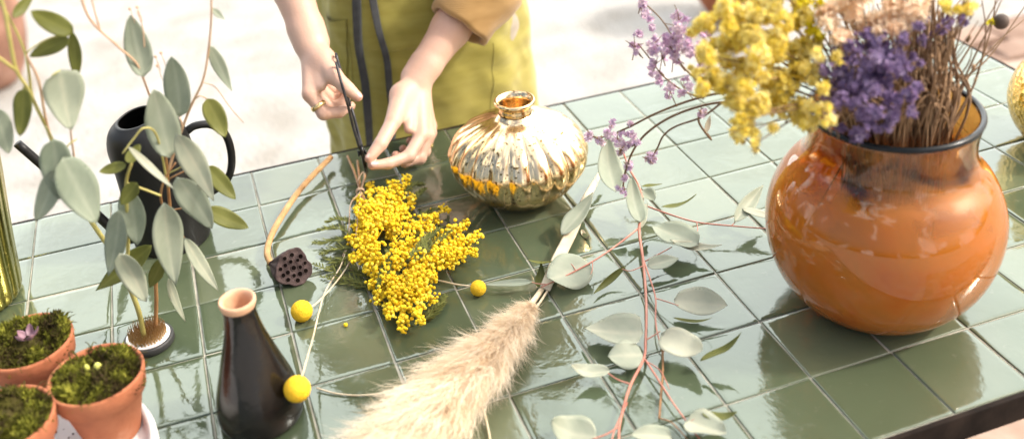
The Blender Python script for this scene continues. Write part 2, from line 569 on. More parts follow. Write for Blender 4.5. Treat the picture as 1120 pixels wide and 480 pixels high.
def terrazzo_mat():
    m, nt, b = new_mat('speckled_stone')
    L = nt.links
    tc = N(nt, 'ShaderNodeTexCoord')
    vo = N(nt, 'ShaderNodeTexVoronoi')
    vo.inputs['Scale'].default_value = 110
    L.new(tc.outputs['Object'], vo.inputs['Vector'])
    r = ramp(nt, [(0.0, (0.10, 0.09, 0.085)), (0.16, (0.16, 0.15, 0.14)), (0.2, (0.74, 0.72, 0.70))])
    L.new(vo.outputs['Distance'], r.inputs['Fac'])
    # only some of the cells carry a chip
    sp = N(nt, 'ShaderNodeSeparateColor')
    L.new(vo.outputs['Color'], sp.inputs[0])
    gt = N(nt, 'ShaderNodeMath', operation='GREATER_THAN')
    gt.inputs[1].default_value = 0.72
    L.new(sp.outputs[0], gt.inputs[0])
    mx = N(nt, 'ShaderNodeMix', data_type='RGBA')
    L.new(gt.outputs[0], mx.inputs[0])
    mx.inputs[6].default_value = (0.74, 0.72, 0.70, 1)
    L.new(r.outputs['Color'], mx.inputs[7])
    L.new(mx.outputs[2], b.inputs['Base Color'])
    b.inputs['Roughness'].default_value = 0.5
    return m


M['terrazzo'] = terrazzo_mat()


def paving_mat():
    m, nt, b = new_mat('pink_flagstone')
    L = nt.links
    tc = N(nt, 'ShaderNodeTexCoord')
    at = N(nt, 'ShaderNodeAttribute', attribute_name='tone')
    nz = N(nt, 'ShaderNodeTexNoise')
    nz.inputs['Scale'].default_value = 14
    nz.inputs['Detail'].default_value = 8
    L.new(tc.outputs['Object'], nz.inputs['Vector'])
    mx = N(nt, 'ShaderNodeMix')
    mx.inputs[0].default_value = 0.45
    L.new(nz.outputs['Fac'], mx.inputs[2])
    L.new(at.outputs['Fac'], mx.inputs[3])
    r = ramp(nt, [(0.2, (0.15, 0.08, 0.05)), (0.5, (0.28, 0.185, 0.135)), (0.8, (0.38, 0.295, 0.24))])
    L.new(mx.outputs[0], r.inputs['Fac'])
    L.new(r.outputs['Color'], b.inputs['Base Color'])
    b.inputs['Roughness'].default_value = 0.8
    bp = N(nt, 'ShaderNodeBump')
    bp.inputs['Strength'].default_value = 0.6
    bp.inputs['Distance'].default_value = 0.01
    L.new(nz.outputs['Fac'], bp.inputs['Height'])
    L.new(bp.outputs['Normal'], b.inputs['Normal'])
    return m


M['paving'] = paving_mat()
M['joint'] = mat('joint_sand', [(0.3, (0.18, 0.12, 0.08)), (0.7, (0.32, 0.24, 0.18))], 60, 0.95, 0.4)
# ================================================================== SETTING
mb = MB()
S = 260
mb.add([(-S, -S, 0), (S, -S, 0), (S, S, 0), (-S, S, 0)], [(0, 1, 2, 3)])
tag(mb.build('ground', M['gravel'], smooth=False), kind='structure')

# pink flagstones beside and under the right end of the table
PX0, PX1, PY0, PY1 = 0.95, 3.6, -3.0, 1.25
mb = MB()
mb.add([(PX0, PY0, .004), (PX1, PY0, .004), (PX1, PY1, .004), (PX0, PY1, .004)], [(0, 1, 2, 3)])
tag(mb.build('paving_bed', M['joint'], smooth=False), kind='structure')
mb = MB()
y = PY0
row = 0
while y < PY1 - 0.05:
    h = rng.uniform(.13, .2)
    x = PX0 + (0.1 if row % 2 else 0)
    while x < PX1 - 0.1:
        w = rng.uniform(.14, .34)
        g = .010
        z = .024 + rng.uniform(-.006, .006)
        c = [(x + g, y + g), (x + w - g, y + g), (x + w - g, y + h - g), (x + g, y + h - g)]
        c = [(a + rng.uniform(-.012, .012), b_ + rng.uniform(-.010, .010)) for a, b_ in c]
        cx, cy = sum(a for a, _ in c) / 4, sum(b_ for _, b_ in c) / 4
        zz = [z + rng.uniform(-.004, .004) for _ in c]
        bot = [(a, b_, .0045) for a, b_ in c]
        mid = [(a, b_, q - .006) for (a, b_), q in zip(c, zz)]
        top = [(cx + (a - cx) * .94, cy + (b_ - cy) * .94, q) for (a, b_), q in zip(c, zz)]
        F = [(8, 9, 10, 11)]
        for k in range(4):
            l = (k + 1) % 4
            F += [(k, l, 4 + l, 4 + k), (4 + k, 4 + l, 8 + l, 8 + k)]
        mb.add(bot + mid + top, F, rng.random())
        x += w
    y += h
    row += 1
tag(mb.build('paving', M['paving'], smooth=False), kind='structure')

# ================================================================== TABLE
TX0, TX1, TY0, TY1 = -0.4, 1.4, -0.8, 0.0
table = thing('tiled_table', 'long garden table topped with glossy green square tiles in a dark metal frame', 'table', (0.5, -0.4, 0))
mb = MB()
ncol, nrow, G = 18, 8, 8
for i in range(ncol):
    for j in range(nrow):
        cx = TX0 + (i + .5) * .1
        cy = TY0 + (j + .5) * .1
        hw = .0490 + rng.uniform(-.0004, .0003)
        hh = .0490 + rng.uniform(-.0004, .0003)
        tx, ty = rng.normal(0, .0042), rng.normal(0, .0042)
        ox, oy = rng.uniform(-.0005, .0005, 2)
        dz = rng.uniform(-.0004, .0003)
        cv = rng.normal(0, .00035)
        sk = rng.uniform(-.006, .006)
        gx = np.concatenate([[-1, -.992, -.974], np.linspace(-.88, .88, 7), [.974, .992, 1]])
        V = []
        n = len(gx)
        for a in gx:
            for b_ in gx:
                e = max(abs(a), abs(b_))
                drop = 0 if e <= .98 else (-.0003 if e < .995 else -.0024)
                xx, yy = a * hw, b_ * hh
                wob = .0006 * mnoise.noise(Vector((cx * 7 + xx * 9, cy * 7 + yy * 9, i * 3.1 + j * 7.7)))
                V.append((cx + ox + xx - yy * sk, cy + oy + yy + xx * sk, T + dz + tx * xx + ty * yy + cv * (1 - a * a) * (1 - b_ * b_) * 2 + drop + wob))
        F = [(r_ * n + c_, (r_ + 1) * n + c_, (r_ + 1) * n + c_ + 1, r_ * n + c_ + 1) for r_ in range(n - 1) for c_ in range(n - 1)]
        mb.add(V, F, np.clip(rng.normal(.5, .32), 0, 1))
mb.build('tile_top', M['tile'], table)
mb = MB()
box(mb, (TX0, TY0, T - .012), (TX1, TY1, T - .0018))
mb.build('grout_bed', M['grout'], table, smooth=False)
mb = MB()
fw, fz0, fz1 = .006, T - .034, T - .0012
box(mb, (TX0 - fw, TY0 - fw, fz0), (TX1 + fw, TY0 - .0003, fz1))
box(mb, (TX0 - fw, TY1 + .0003, fz0), (TX1 + fw, TY1 + fw, fz1))
box(mb, (TX0 - fw, TY0 - .0002, fz0), (TX0 - .0003, TY1 + .0002, fz1))
box(mb, (TX1 + .0003, TY0 - .0002, fz0), (TX1 + fw, TY1 + .0002, fz1))
box(mb, (TX0 + .002, TY0 + .002, T - .028), (TX1 - .002, TY1 - .002, T - .0125))
mb.build('metal_frame', M['dark_metal'], table, smooth=False)
for lx in (TX0 + .05, TX1 - .09):
    for ly in (TY0 + .05, TY1 - .09):
        mb = MB()
        box(mb, (lx, ly, 0.002), (lx + .04, ly + .04, T - .0285))
        mb.build('leg', M['dark_metal'], table, smooth=False)

# ================================================================== PERSON
def dist_cone(P, a, b, r1, r2):
    a = np.asarray(a, dtype=float)
    b = np.asarray(b, dtype=float)
    ab = b - a
    l2 = max(ab @ ab, 1e-12)
    t = np.clip(((P - a) @ ab) / l2, 0, 1)
    q = P - a - t[..., None] * ab
    return np.sqrt((q * q).sum(-1)) - (r1 + (r2 - r1) * t)


class Field:
    def __init__(s, lo, hi, h):
        s.lo = np.asarray(lo, dtype=float)
        s.h = h
        s.n = np.ceil((np.asarray(hi) - s.lo) / h).astype(int) + 1
        s.d = np.full(s.n, 1.0)

    def cone(s, a, b, r1, r2, k=0.004, sub=False, squash=None):
        a = np.asarray(a, dtype=float)
        b = np.asarray(b, dtype=float)
        m = max(r1, r2) + 2.2 * k + 3 * s.h
        i0 = np.clip(np.floor((np.minimum(a, b) - m - s.lo) / s.h).astype(int), 0, s.n)
        i1 = np.clip(np.ceil((np.maximum(a, b) + m - s.lo) / s.h).astype(int) + 1, 0, s.n)
        if (i1 <= i0).any():
            return
        g = np.stack(np.meshgrid(*[s.lo[q] + s.h * np.arange(i0[q], i1[q]) for q in range(3)], indexing='ij'), -1)
        if squash is not None:                       # flatten along axis by factor
            ax, fac, ctr = squash
            ax = nrm(ax)
            g = g + ((g - ctr) @ ax)[..., None] * ax * (fac - 1)
        d = dist_cone(g, a, b, r1, r2)
        sl = tuple(slice(i0[q], i1[q]) for q in range(3))
        e = s.d[sl]
        if sub:
            d = -d
            hh = np.clip(.5 - .5 * (e - d) / k, 0, 1)
            s.d[sl] = e + (d - e) * hh + k * hh * (1 - hh)
        else:
            hh = np.clip(.5 + .5 * (e - d) / k, 0, 1)
            s.d[sl] = e + (d - e) * hh - k * hh * (1 - hh)

    def mesh(s):
        d = s.d
        n = d.shape
        ins = d < 0
        c = np.zeros((n[0] - 1, n[1] - 1, n[2] - 1), int)
        for dx in (0, 1):
            for dy in (0, 1):
                for dz in (0, 1):
                    c += ins[dx:n[0] - 1 + dx, dy:n[1] - 1 + dy, dz:n[2] - 1 + dz]
        act = np.argwhere((c > 0) & (c < 8))
        idx = -np.ones(c.shape, int)
        idx[tuple(act.T)] = np.arange(len(act))
        acc = np.zeros((len(act), 3))
        cnt = np.zeros(len(act))
        corners = [(x, y, z) for x in (0, 1) for y in (0, 1) for z in (0, 1)]
        for A in corners:
            for ax in range(3):
                if A[ax]:
                    continue
                B = list(A)
                B[ax] = 1
                va = d[tuple((act + A).T)]
                vb = d[tuple((act + B).T)]
                mk = (va < 0) != (vb < 0)
                t = np.where(mk, va / np.where(np.abs(va - vb) < 1e-12, 1, va - vb), 0)
                p = np.array(A, dtype=float) + t[:, None] * (np.array(B) - np.array(A))
                acc[mk] += p[mk]
                cnt[mk] += 1
        V = s.lo + s.h * (act + acc / cnt[:, None])
        F = []
        for ax in range(3):
            u, w = [(1, 2), (2, 0), (0, 1)][ax]
            sl0 = [slice(None)] * 3
            sl1 = [slice(None)] * 3
            sl0[ax] = slice(0, n[ax] - 1)
            sl1[ax] = slice(1, n[ax])
            ch = ins[tuple(sl0)] != ins[tuple(sl1)]
            E_ = np.argwhere(ch)
            ok = (E_[:, u] > 0) & (E_[:, w] > 0) & (E_[:, u] < n[u] - 1) & (E_[:, w] < n[w] - 1)
            E_ = E_[ok]
            first = ins[tuple(E_.T)]

            def cell(du, dw):
                q = E_.copy()
                q[:, u] += du
                q[:, w] += dw
                return idx[tuple(q.T)]
            a, b_, c_, d_ = cell(-1, -1), cell(0, -1), cell(0, 0), cell(-1, 0)
            Q = np.stack([a, b_, c_, d_], 1)
            Q[~first] = Q[~first][:, ::-1]
            F.append(Q)
        return V, np.concatenate(F)


def relax(V, F, it=2, lam=.5):
    V = V.copy()
    e = np.concatenate([F[:, [0, 1]], F[:, [1, 2]], F[:, [2, 3]], F[:, [3, 0]]])
    for _ in range(it):
        acc = np.zeros_like(V)
        cnt = np.zeros(len(V))
        for a, b_ in ((0, 1), (1, 0)):
            np.add.at(acc, e[:, a], V[e[:, b_]])
            np.add.at(cnt, e[:, a], 1)
        V += lam * (acc / np.maximum(cnt, 1)[:, None] - V)
    return V


def up(x, y, z):
    return np.array([x, y, z + T])


body = MB()
# ---- hand with the scissors (the person's right arm)
W1 = pY(340, 46, -.04)
EL1 = up(.285, .10, .40)
H1 = dict(
    index=[pY(339, 103, -.103), pY(354, 124, -.118), pY(371, 123, -.116), pY(384, 116, -.108)],
    middle=[pY(342, 99, -.078), pY(362, 119, -.088), pY(375, 113, -.090), pY(380, 104, -.088)],
    ring=[pY(347, 94, -.056), pY(366, 112, -.062), pY(377, 105, -.066), pY(378, 98, -.070)],
    pinky=[pY(351, 87, -.036), pY(367, 101, -.038), pY(375, 97, -.042), pY(377, 92, -.046)],
    thumb=[pY(353, 66, -.072), pY(366, 84, -.108), pY(380, 97, -.126), pY(391, 106, -.133)])
W2 = pY(457, 84, -.03)
EL2 = up(.665, .07, .275)
H2 = dict(
    index=[pY(461, 148, -.104), pY(447, 171, -.134), pY(425, 179, -.147), pY(407, 181, -.151)],
    middle=[pY(467, 149, -.082), pY(459, 173, -.102), pY(443, 177, -.112), pY(433, 170, -.106)],
    ring=[pY(470, 145, -.060), pY(464, 166, -.074), pY(450, 170, -.082), pY(441, 163, -.076)],
    pinky=[pY(471, 138, -.040), pY(467, 157, -.048), pY(456, 161, -.052), pY(448, 154, -.046)],
    thumb=[pY(440, 104, -.055), pY(430, 133, -.100), pY(416, 158, -.132), pY(404, 173, -.146)])


def arm_field(W, EL, Hd, palm_n):
    pts = np.array([W, EL] + [p for f in Hd.values() for p in f])
    fd = Field(pts.min(0) - .05, pts.max(0) + .05, .0019)
    ax = nrm(EL - W)
    mid = W + ax * .09
    fd.cone(W, mid, .0215, .029, .01)
    fd.cone(mid, W + ax * .20, .029, .037, .01)
    fd.cone(W + ax * .20, EL, .037, .039, .01)
    fd.cone(W - ax * .004 + perp(ax)[0] * .008, W + ax * .02 + perp(ax)[0] * .008, .016, .017, .012)
    fd.cone(W - ax * .004 - perp(ax)[0] * .008, W + ax * .02 - perp(ax)[0] * .008, .016, .017, .012)
    for nm, r0, r1 in (('index', .0135, .0105), ('middle', .0135, .0105), ('ring', .013, .010), ('pinky', .012, .009)):
        fd.cone(W + (Hd[nm][0] - W) * .12, Hd[nm][0], r0, r1, .009)
    th = Hd['thumb']
    fd.cone(W + (th[0] - W) * .2, th[0], .013, .0155, .010)
    fd.cone(th[0], th[1], .0165, .0118, .012)
    fd.cone(th[0] * .5 + Hd['index'][0] * .1 + W * .4, th[1] * .45 + Hd['index'][0] * .55, .010, .007, .010)
    fd.cone(th[1], th[2], .0110, .0098, .003)
    fd.cone(th[2], th[3], .0098, .0072, .002)
    for nm, r in (('index', .0090), ('middle', .0092), ('ring', .0088), ('pinky', .0076)):
        f = Hd[nm]
        fd.cone(f[0], f[1], r * 1.12, r * .98, .005)
        fd.cone(f[1], f[2], r * .98, r * .88, .0022)
        fd.cone(f[2], f[3], r * .88, r * .70, .0022)
        fd.cone(f[1] - (f[2] - f[0]) * .01, f[1] + (f[2] - f[0]) * .01, r * 1.05, r * 1.05, .003)   # knuckle
    V, F = fd.mesh()
    V = relax(V, F, 2, .4)
    tn = np.full(len(V), .15)
    for f in Hd.values():                # skin is redder over knuckles and finger tips
        for q, s_, g_ in zip(f, (.012, .008, .007, .009), (.65, .7, .55, .75)):
            tn = np.maximum(tn, .15 + g_ * np.exp(-((V - q) ** 2).sum(1) / s_ ** 2))
    for t in (.3, .7):
        tn = np.maximum(tn, .15 + .25 * np.exp(-((V - (W + (EL - W) * t)) ** 2).sum(1) / .03 ** 2))
    return V, F, tn


for W, EL, Hd in ((W1, EL1, H1), (W2, EL2, H2)):
    V, F, tn = arm_field(W, EL, Hd, None)
    body.add(V, [tuple(f) for f in F.tolist()], tn)

HX, HY = .532, .185                     # hips
SH1, SH2 = up(.365, .155, .60), up(.70, .155, .60)
HEAD = up(.532, .02, .845)
fd = Field(up(.20, -.22, -.76), up(.86, .42, 1.02), .0085)
fd.cone(up(HX - .055, HY, .16), up(HX + .055, HY, .16), .098, .098, .03, squash=((0, 1, 0), 1.15, up(HX, HY, .16)))
fd.cone(up(HX, HY, .16), up(HX, HY - .005, .34), .105, .100, .04, squash=((0, 1, 0), 1.25, up(HX, HY, .2)))
fd.cone(up(HX - .06, HY - .02, .48), up(HX + .06, HY - .02, .48), .105, .105, .06, squash=((0, 1, 0), 1.2, up(HX, HY - .02, .48)))
fd.cone(up(HX - .10, HY - .03, .585), up(HX + .10, HY - .03, .585), .055, .055, .05)
fd.cone(up(HX, HY - .04, .60), up(HX, .09, .72), .055, .05, .03)
for s_, SHp, ELp in ((-1, SH1, EL1), (1, SH2, EL2)):
    fd.cone(SHp, ELp, .052, .040, .03)
    hip, knee, ank = up(HX + s_ * .085, HY, .10), up(HX + s_ * .09, HY - .01, -.30), up(HX + s_ * .095, HY + .02, -.665)
    fd.cone(hip, knee, .085, .056, .03)
    fd.cone(knee, knee + (ank - knee) * .35, .056, .054, .02)
    fd.cone(knee + (ank - knee) * .35, ank, .054, .036, .02)
    fd.cone(ank + np.array([0, .02, -.05]), ank + np.array([s_ * .015, -.15, -.06]), .030, .024, .02)
V, F = fd.mesh()
V = relax(V, F, 2)
body.add(V, [tuple(f) for f in F.tolist()])
# head: looks down at the table
fd = Field(HEAD - .17, HEAD + .17, .004)
fwd, upv, rt = nrm((0, -.80, -.60)), nrm((0, -.60, .80)), np.array([1., 0, 0])


def hp(r_, u_, f_):
    return HEAD + rt * r_ + upv * u_ + fwd * f_


fd.cone(hp(0, .03, -.015), hp(0, .02, .012), .082, .078, .02)
fd.cone(hp(0, -.03, .02), hp(0, -.085, .05), .064, .028, .03)
fd.cone(hp(-.03, -.03, .035), hp(.03, -.03, .035), .042, .042, .02)
fd.cone(hp(0, .005, .088), hp(0, -.035, .108), .008, .013, .012)
fd.cone(hp(-.012, -.037, .095), hp(.012, -.037, .095), .009, .009, .008)
for s_ in (-1, 1):
    fd.cone(hp(s_ * .032, .012, .098), hp(s_ * .034, .012, .10), .013, .013, .01, sub=True)
    fd.cone(hp(s_ * .016, .026, .089), hp(s_ * .046, .025, .078), .007, .006, .01)
    fd.cone(hp(s_ * .078, .012, -.005), hp(s_ * .078, -.022, .0), .014, .009, .006, squash=((1, 0, 0), 1.7, hp(s_ * .078, 0, 0)))
fd.cone(hp(-.018, -.062, .090), hp(.018, -.062, .090), .008, .008, .008)
fd.cone(hp(0, -.05, -.02), up(HX, .10, .68), .052, .054, .03)
V, F = fd.mesh()
V = relax(V, F, 2)
body.add(V, [tuple(f) for f in F.tolist()])

person = thing('person', 'person in olive linen apron and rolled mustard sleeves bending over the table to cut stems', 'person', (HX, HY, 0))
bodyo = body.build('body', M['skin'], person)

for s_ in (-1, 1):
    mb = MB()
    ball(mb, hp(s_ * .032, .010, .0735), .0125, ICO2)
    eye = mb.build('eye', M['eye_white'], person)
    mb = MB()
    ball(mb, hp(s_ * .032, .006, .0808), .0062, ICO2)
    mb.build('iris', M['iris'], eye)
mb = MB()
tube(mb, smooth_path([hp(-.024, -.061, .093), hp(-.01, -.058, .1005), hp(0, -.0595, .1015), hp(.01, -.058, .1005), hp(.024, -.061, .093)], 4), [.0015, .0042, .0046, .0042, .0015], 8)
mb.build('mouth', M['lip'], person)
# hair: cap tied in a low bun
fd = Field(HEAD - .2, HEAD + .2, .006)
fd.cone(hp(0, .042, -.022), hp(0, .025, -.03), .088, .088, .02)
fd.cone(hp(0, -.03, -.06), hp(0, -.05, -.065), .055, .045, .03)
fd.cone(hp(0, -.02, -.125), hp(0, -.03, -.13), .034, .034, .012)
for s_ in (-1, 1):
    fd.cone(hp(s_ * .055, .075, .04), hp(s_ * .074, .0, .012), .018, .012, .02)
V, F = fd.mesh()
mb = MB()
mb.add(relax(V, F, 2), [tuple(f) for f in F.tolist()])
mb.build('hair', M['hair'], person)


def nail(base, tip, nrmv, w, l):
    mb = MB()
    d = nrm(tip - base)
    n_ = nrm(np.asarray(nrmv) - d * np.dot(nrmv, d))
    u_ = np.cross(d, n_)
    c = tip - d * l * .15
    V, F = ICO2
    P = [c + d * v[0] * l * .55 + u_ * v[1] * w * .5 + n_ * (.0062 + v[2] * .0013 - .0022 * v[1] ** 2) for v in V]
    mb.add(P, F)
    return mb.build('fingernail', M['nail'], person)


nail(H1['thumb'][2], H1['thumb'][3], nrm(CC - H1['thumb'][3]) + np.array([.5, 0, .5]), .010, .012)
nail(H2['thumb'][2], H2['thumb'][3], np.array([-.7, -.5, .5]), .010, .012)
nail(H2['index'][2], H2['index'][3], np.array([-.1, -.6, .7]), .009, .011)


# gold rings
def ring(a, b_, t, r):
    c = a + (b_ - a) * t
    d = nrm(b_ - a)
    u_, w_ = perp(d)
    mb = MB()
    pts = [c + (u_ * math.cos(q) + w_ * math.sin(q)) * r for q in np.linspace(0, 2 * PI, 33)]
    V = []
    n = 8
    for p in pts[:-1]:
        o_ = nrm(p - c)
        for k in range(n):
            q = 2 * PI * k / n
            V.append(p + o_ * .0011 * math.cos(q) + d * .0032 * math.sin(q))
    m = 32
    F = [(i * n + k, i * n + (k + 1) % n, ((i + 1) % m) * n + (k + 1) % n, ((i + 1) % m) * n + k) for i in range(m) for k in range(n)]
    mb.add(V, F)
    return mb.build('finger_ring', M['gold_ring'], person)


ring(H1['index'][0], H1['index'][1], .62, .0104)
ring(H2['ring'][0], H2['ring'][1], .62, .0098)


# ---- apron: a wrapped linen skirt front with folds
def apron_r(z):
    """half width and half depth of the apron at height z over the table"""
    if z > .17:
        return np.interp(z, [.17, .33, .42], [.172, .150, .140]), np.interp(z, [.17, .33, .42], [.118, .112, .105])
    return np.interp(z, [-.45, -.1, .17], [.205, .186, .172]), np.interp(z, [-.45, -.1, .17], [.150, .126, .118])


def apron_pt(a, z, off=0.0):
    """a: angle, -pi/2 is the front"""
    rx, ry = apron_r(z)
    f = math.sin(a * 11 + z * 2.2) * .0022 * (1.2 - z) + math.sin(a * 5.3 + 1.2) * .003
    f += .0045 * mnoise.noise(Vector((a * 2.4, z * 17, 2.0))) + .0022 * mnoise.noise(Vector((a * 5, z * 42 + a * 6, 7.0)))
    # drag creases on the person's left hip
    w = math.exp(-((a + .95) / .5) ** 2) * math.exp(-((z - .08) / .12) ** 2)
    f += w * .0050 * math.sin(z * 105 + a * 9) * mnoise.noise(Vector((a * 3, z * 9, 4.4))) * 1.6
    r = 1 + (f + off) / .15
    return up(HX + rx * r * math.cos(a), HY + ry * r * math.sin(a), z)


mb = MB()
na, nz_ = 150, 110
A0, A1 = -PI / 2 - 2.75, -PI / 2 + 2.75
zs = np.linspace(-.45, .40, nz_)
V = [apron_pt(A0 + (A1 - A0) * i / na, z) for z in zs for i in range(na + 1)]
V += [apron_pt(A0 + (A1 - A0) * i / na, z, -.0025) for z in zs for i in range(na + 1)]
o_ = (na + 1) * nz_
F = []
for j in range(nz_ - 1):
    for i in range(na):
        q = j * (na + 1) + i
        F.append((q, q + 1, q + na + 2, q + na + 1))
        F.append((o_ + q + na + 1, o_ + q + na + 2, o_ + q + 1, o_ + q))
for i in range(na):
    F.append((i + 1, i, o_ + i, o_ + i + 1))
for j in range(nz_ - 1):
    q = j * (na + 1)
    F.append((q, q + na + 1, o_ + q + na + 1, o_ + q))
    q += na
    F.append((q + na + 1, q, o_ + q, o_ + q + na + 1))
mb.add(V, F)
apron = mb.build('apron', M['apron'], person)


def apron_at(px, py):
    """find the angle and height where the apron shows at this place"""
    best = None
    d = ray(px, py)
    for a in np.linspace(-PI / 2 - 1.5, -PI / 2 + 1.5, 90):
        for z in np.linspace(-.2, .3, 60):
            rx, ry = apron_r(z)
            p = up(HX + rx * math.cos(a), HY + ry * math.sin(a), z)
            v = RC @ (p - CC)
            e = (560 + FPX * v[0] / v[2] - px) ** 2 + (CY + FPX * v[1] / v[2] - py) ** 2
            if best is None or e < best[0]:
                best = (e, a, z)
    return best[1], best[2]


def seam(pixels, name, r=.0007):
    q = [apron_at(*p) for p in pixels]
    pts = []
    for k in range(len(q) - 1):
        for t in np.linspace(0, 1, 12)[:-1]:
            pts.append(apron_pt(q[k][0] + (q[k + 1][0] - q[k][0]) * t, q[k][1] + (q[k + 1][1] - q[k][1]) * t, .0004))
    pts.append(apron_pt(*q[-1], .0004))
    mb = MB()
    tube(mb, pts, r, 6)
    return mb.build(name, M['apron'], apron)


seam([(381, 20), (384, 55), (385, 85), (384, 130)], 'seam')
seam([(398, 53), (430, 54), (452, 52)], 'seam')
seam([(536, 44), (537, 90), (537, 128)], 'seam')
# patch pocket at the hip
mb = MB()
P0 = [apron_at(*p) for p in ((354, 13), (379, 20), (382, 110), (362, 110))]
gv = []
for i in range(13):
    for j in range(17):
        s1, t1 = i / 12, j / 16
        a = (P0[0][0] * (1 - s1) + P0[1][0] * s1) * (1 - t1) + (P0[3][0] * (1 - s1) + P0[2][0] * s1) * t1
        z = (P0[0][1] * (1 - s1) + P0[1][1] * s1) * (1 - t1) + (P0[3][1] * (1 - s1) + P0[2][1] * s1) * t1
        gv.append(apron_pt(a, z - .006 * math.sin(s1 * PI) * (1 - t1), .0022 + .003 * (1 - t1) * math.sin(s1 * PI)))
mb.add(gv, [(i * 17 + j, i * 17 + j + 1, (i + 1) * 17 + j + 1, (i + 1) * 17 + j) for i in range(12) for j in range(16)])
mb.build('pocket', M['apron'], apron)


# two hanging ribbon ends
def ribbon(pixels, w):
    pts = []
    for k, p in enumerate(pixels):
        a, z = apron_at(*p)
        pts.append(apron_pt(a, z, .011))
    pts = smooth_path(pts, 8)
    mb = MB()
    tube(mb, pts, [w * q for q in (1, 1.1, .95, 1.05, .9, 1)], 12, flat=.10, up=(.25, -1, .25))
    return mb.build('apron_tie', M['tie'], person)


ribbon([(394, -60), (396, 0), (400, 45), (405, 90), (409, 125), (412, 160), (414, 185)], .0070)
ribbon([(404, -60), (413, 0), (421, 30), (425, 60), (431, 95), (433, 130), (434, 160)], .0058)

# ---- blouse: torso, both sleeves, rolled cuffs
fd = Field(up(.15, -.15, .18), up(.90, .42, .80), .0075)
fd.cone(up(HX - .05, HY, .26), up(HX + .05, HY, .26), .112, .112, .04, squash=((0, 1, 0), 1.15, up(HX, HY, .3)))
fd.cone(up(HX - .06, HY - .02, .47), up(HX + .06, HY - .02, .47), .118, .118, .08, squash=((0, 1, 0), 1.15, up(HX, HY - .02, .47)))
fd.cone(up(HX - .12, HY - .03, .59), up(HX + .12, HY - .03, .59), .064, .064, .05)
fd.cone(SH1, EL1 + (SH1 - EL1) * .12, .072, .060, .03)
fd.cone(SH2, EL2 + (SH2 - EL2) * .04, .072, .066, .03)
fd.cone(EL2 + (SH2 - EL2) * .08, EL2 + (W2 - EL2) * .25, .064, .056, .02)
V, F = fd.mesh()
V = relax(V, F, 2)
V = np.array([v + .006 * np.array(mnoise.noise_vector(Vector((v * 14).tolist()))) for v in V])
mb = MB()
mb.add(V, [tuple(f) for f in F.tolist()])
blouse = mb.build('blouse', M['blouse'], person)


def cuff(c0, c1, r0, r1, seed, sq=1.0, upv_=None):
    ax = nrm(c1 - c0)
    L_ = np.linalg.norm(c1 - c0)
    u_, w_ = perp(ax)
    if upv_ is not None:
        w_ = nrm(upv_ - ax * np.dot(upv_, ax))
        u_ = np.cross(w_, ax)
    prof = [(r0 - .010, .30), (r0 - .006, .02), (r0 - .001, -.02), (r0 + .004, 0.0), (r0 + .006, .06), (r0 + .006, .3), (r0 * .4 + r1 * .6 + .006, .6), (r1 + .006, .9), (r1 + .001, 1.0), (r1 - .008, .96)]
    n = 72
    V = []
    for r, t in prof:
        for k in range(n):
            a = 2 * PI * k / n
            wr = .0035 * mnoise.noise(Vector((math.cos(a) * 1.6, math.sin(a) * 1.6, t * 2.2 + seed))) + .0016 * mnoise.noise(Vector((math.cos(a) * 4, math.sin(a) * 4, t * 5 + seed)))
            sh = .006 * mnoise.noise(Vector((math.cos(a) * 1.2, math.sin(a) * 1.2, seed + 9)))
            V.append(c0 + ax * (t * L_ + sh) + u_ * (r + wr) * math.cos(a) * sq + w_ * (r + wr) * math.sin(a))
    F = [(i * n + k, i * n + (k + 1) % n, (i + 1) * n + (k + 1) % n, (i + 1) * n + k) for i in range(len(prof) - 1) for k in range(n)]
    mb = MB()
    mb.add(V, F)
    return mb.build('cuff', M['blouse'], blouse)


axf = nrm(EL2 - W2)
vw = nrm(CC - W2)
C0 = W2 + (EL2 - W2) * .33 + np.array([.010, 0, 0])
cuff(C0, C0 + nrm(axf + np.array([.12, 0, .1])) * .090, .046, .056, 3.0, 1.0, vw)
C1 = EL1 + (SH1 - EL1) * .10
cuff(C1, C1 + nrm(SH1 - EL1) * .06, .055, .062, 8.0)
# trousers and shoes
fd = Field(up(.30, .02, -.70), up(.78, .36, .22), .009)
for s_ in (-1, 1):
    fd.cone(up(HX + s_ * .07, HY, .12), up(HX + s_ * .09, HY - .01, -.30), .098, .075, .02)
    fd.cone(up(HX + s_ * .09, HY - .01, -.30), up(HX + s_ * .095, HY + .01, -.64), .075, .062, .02)
V, F = fd.mesh()
mb = MB()
mb.add(relax(V, F, 2), [tuple(f) for f in F.tolist()])
mb.build('trousers', M['trousers'], person)
for s_ in (-1, 1):
    fd = Field(up(HX + s_ * .095 - .09, -.06, -.752), up(HX + s_ * .095 + .09, .30, -.62), .005)
    fd.cone(up(HX + s_ * .095, HY + .035, -.71), up(HX + s_ * .11, HY - .13, -.722), .037, .03, .02)
    fd.cone(up(HX + s_ * .095, HY + .03, -.71), up(HX + s_ * .095, HY + .02, -.66), .04, .045, .02)
    V, F = fd.mesh()
    V = relax(V, F, 2)
    V[:, 2] = np.maximum(V[:, 2], .002)
    mb = MB()
    mb.add(V, [tuple(f) for f in F.tolist()])
    mb.build('shoe', M['shoe'], person)

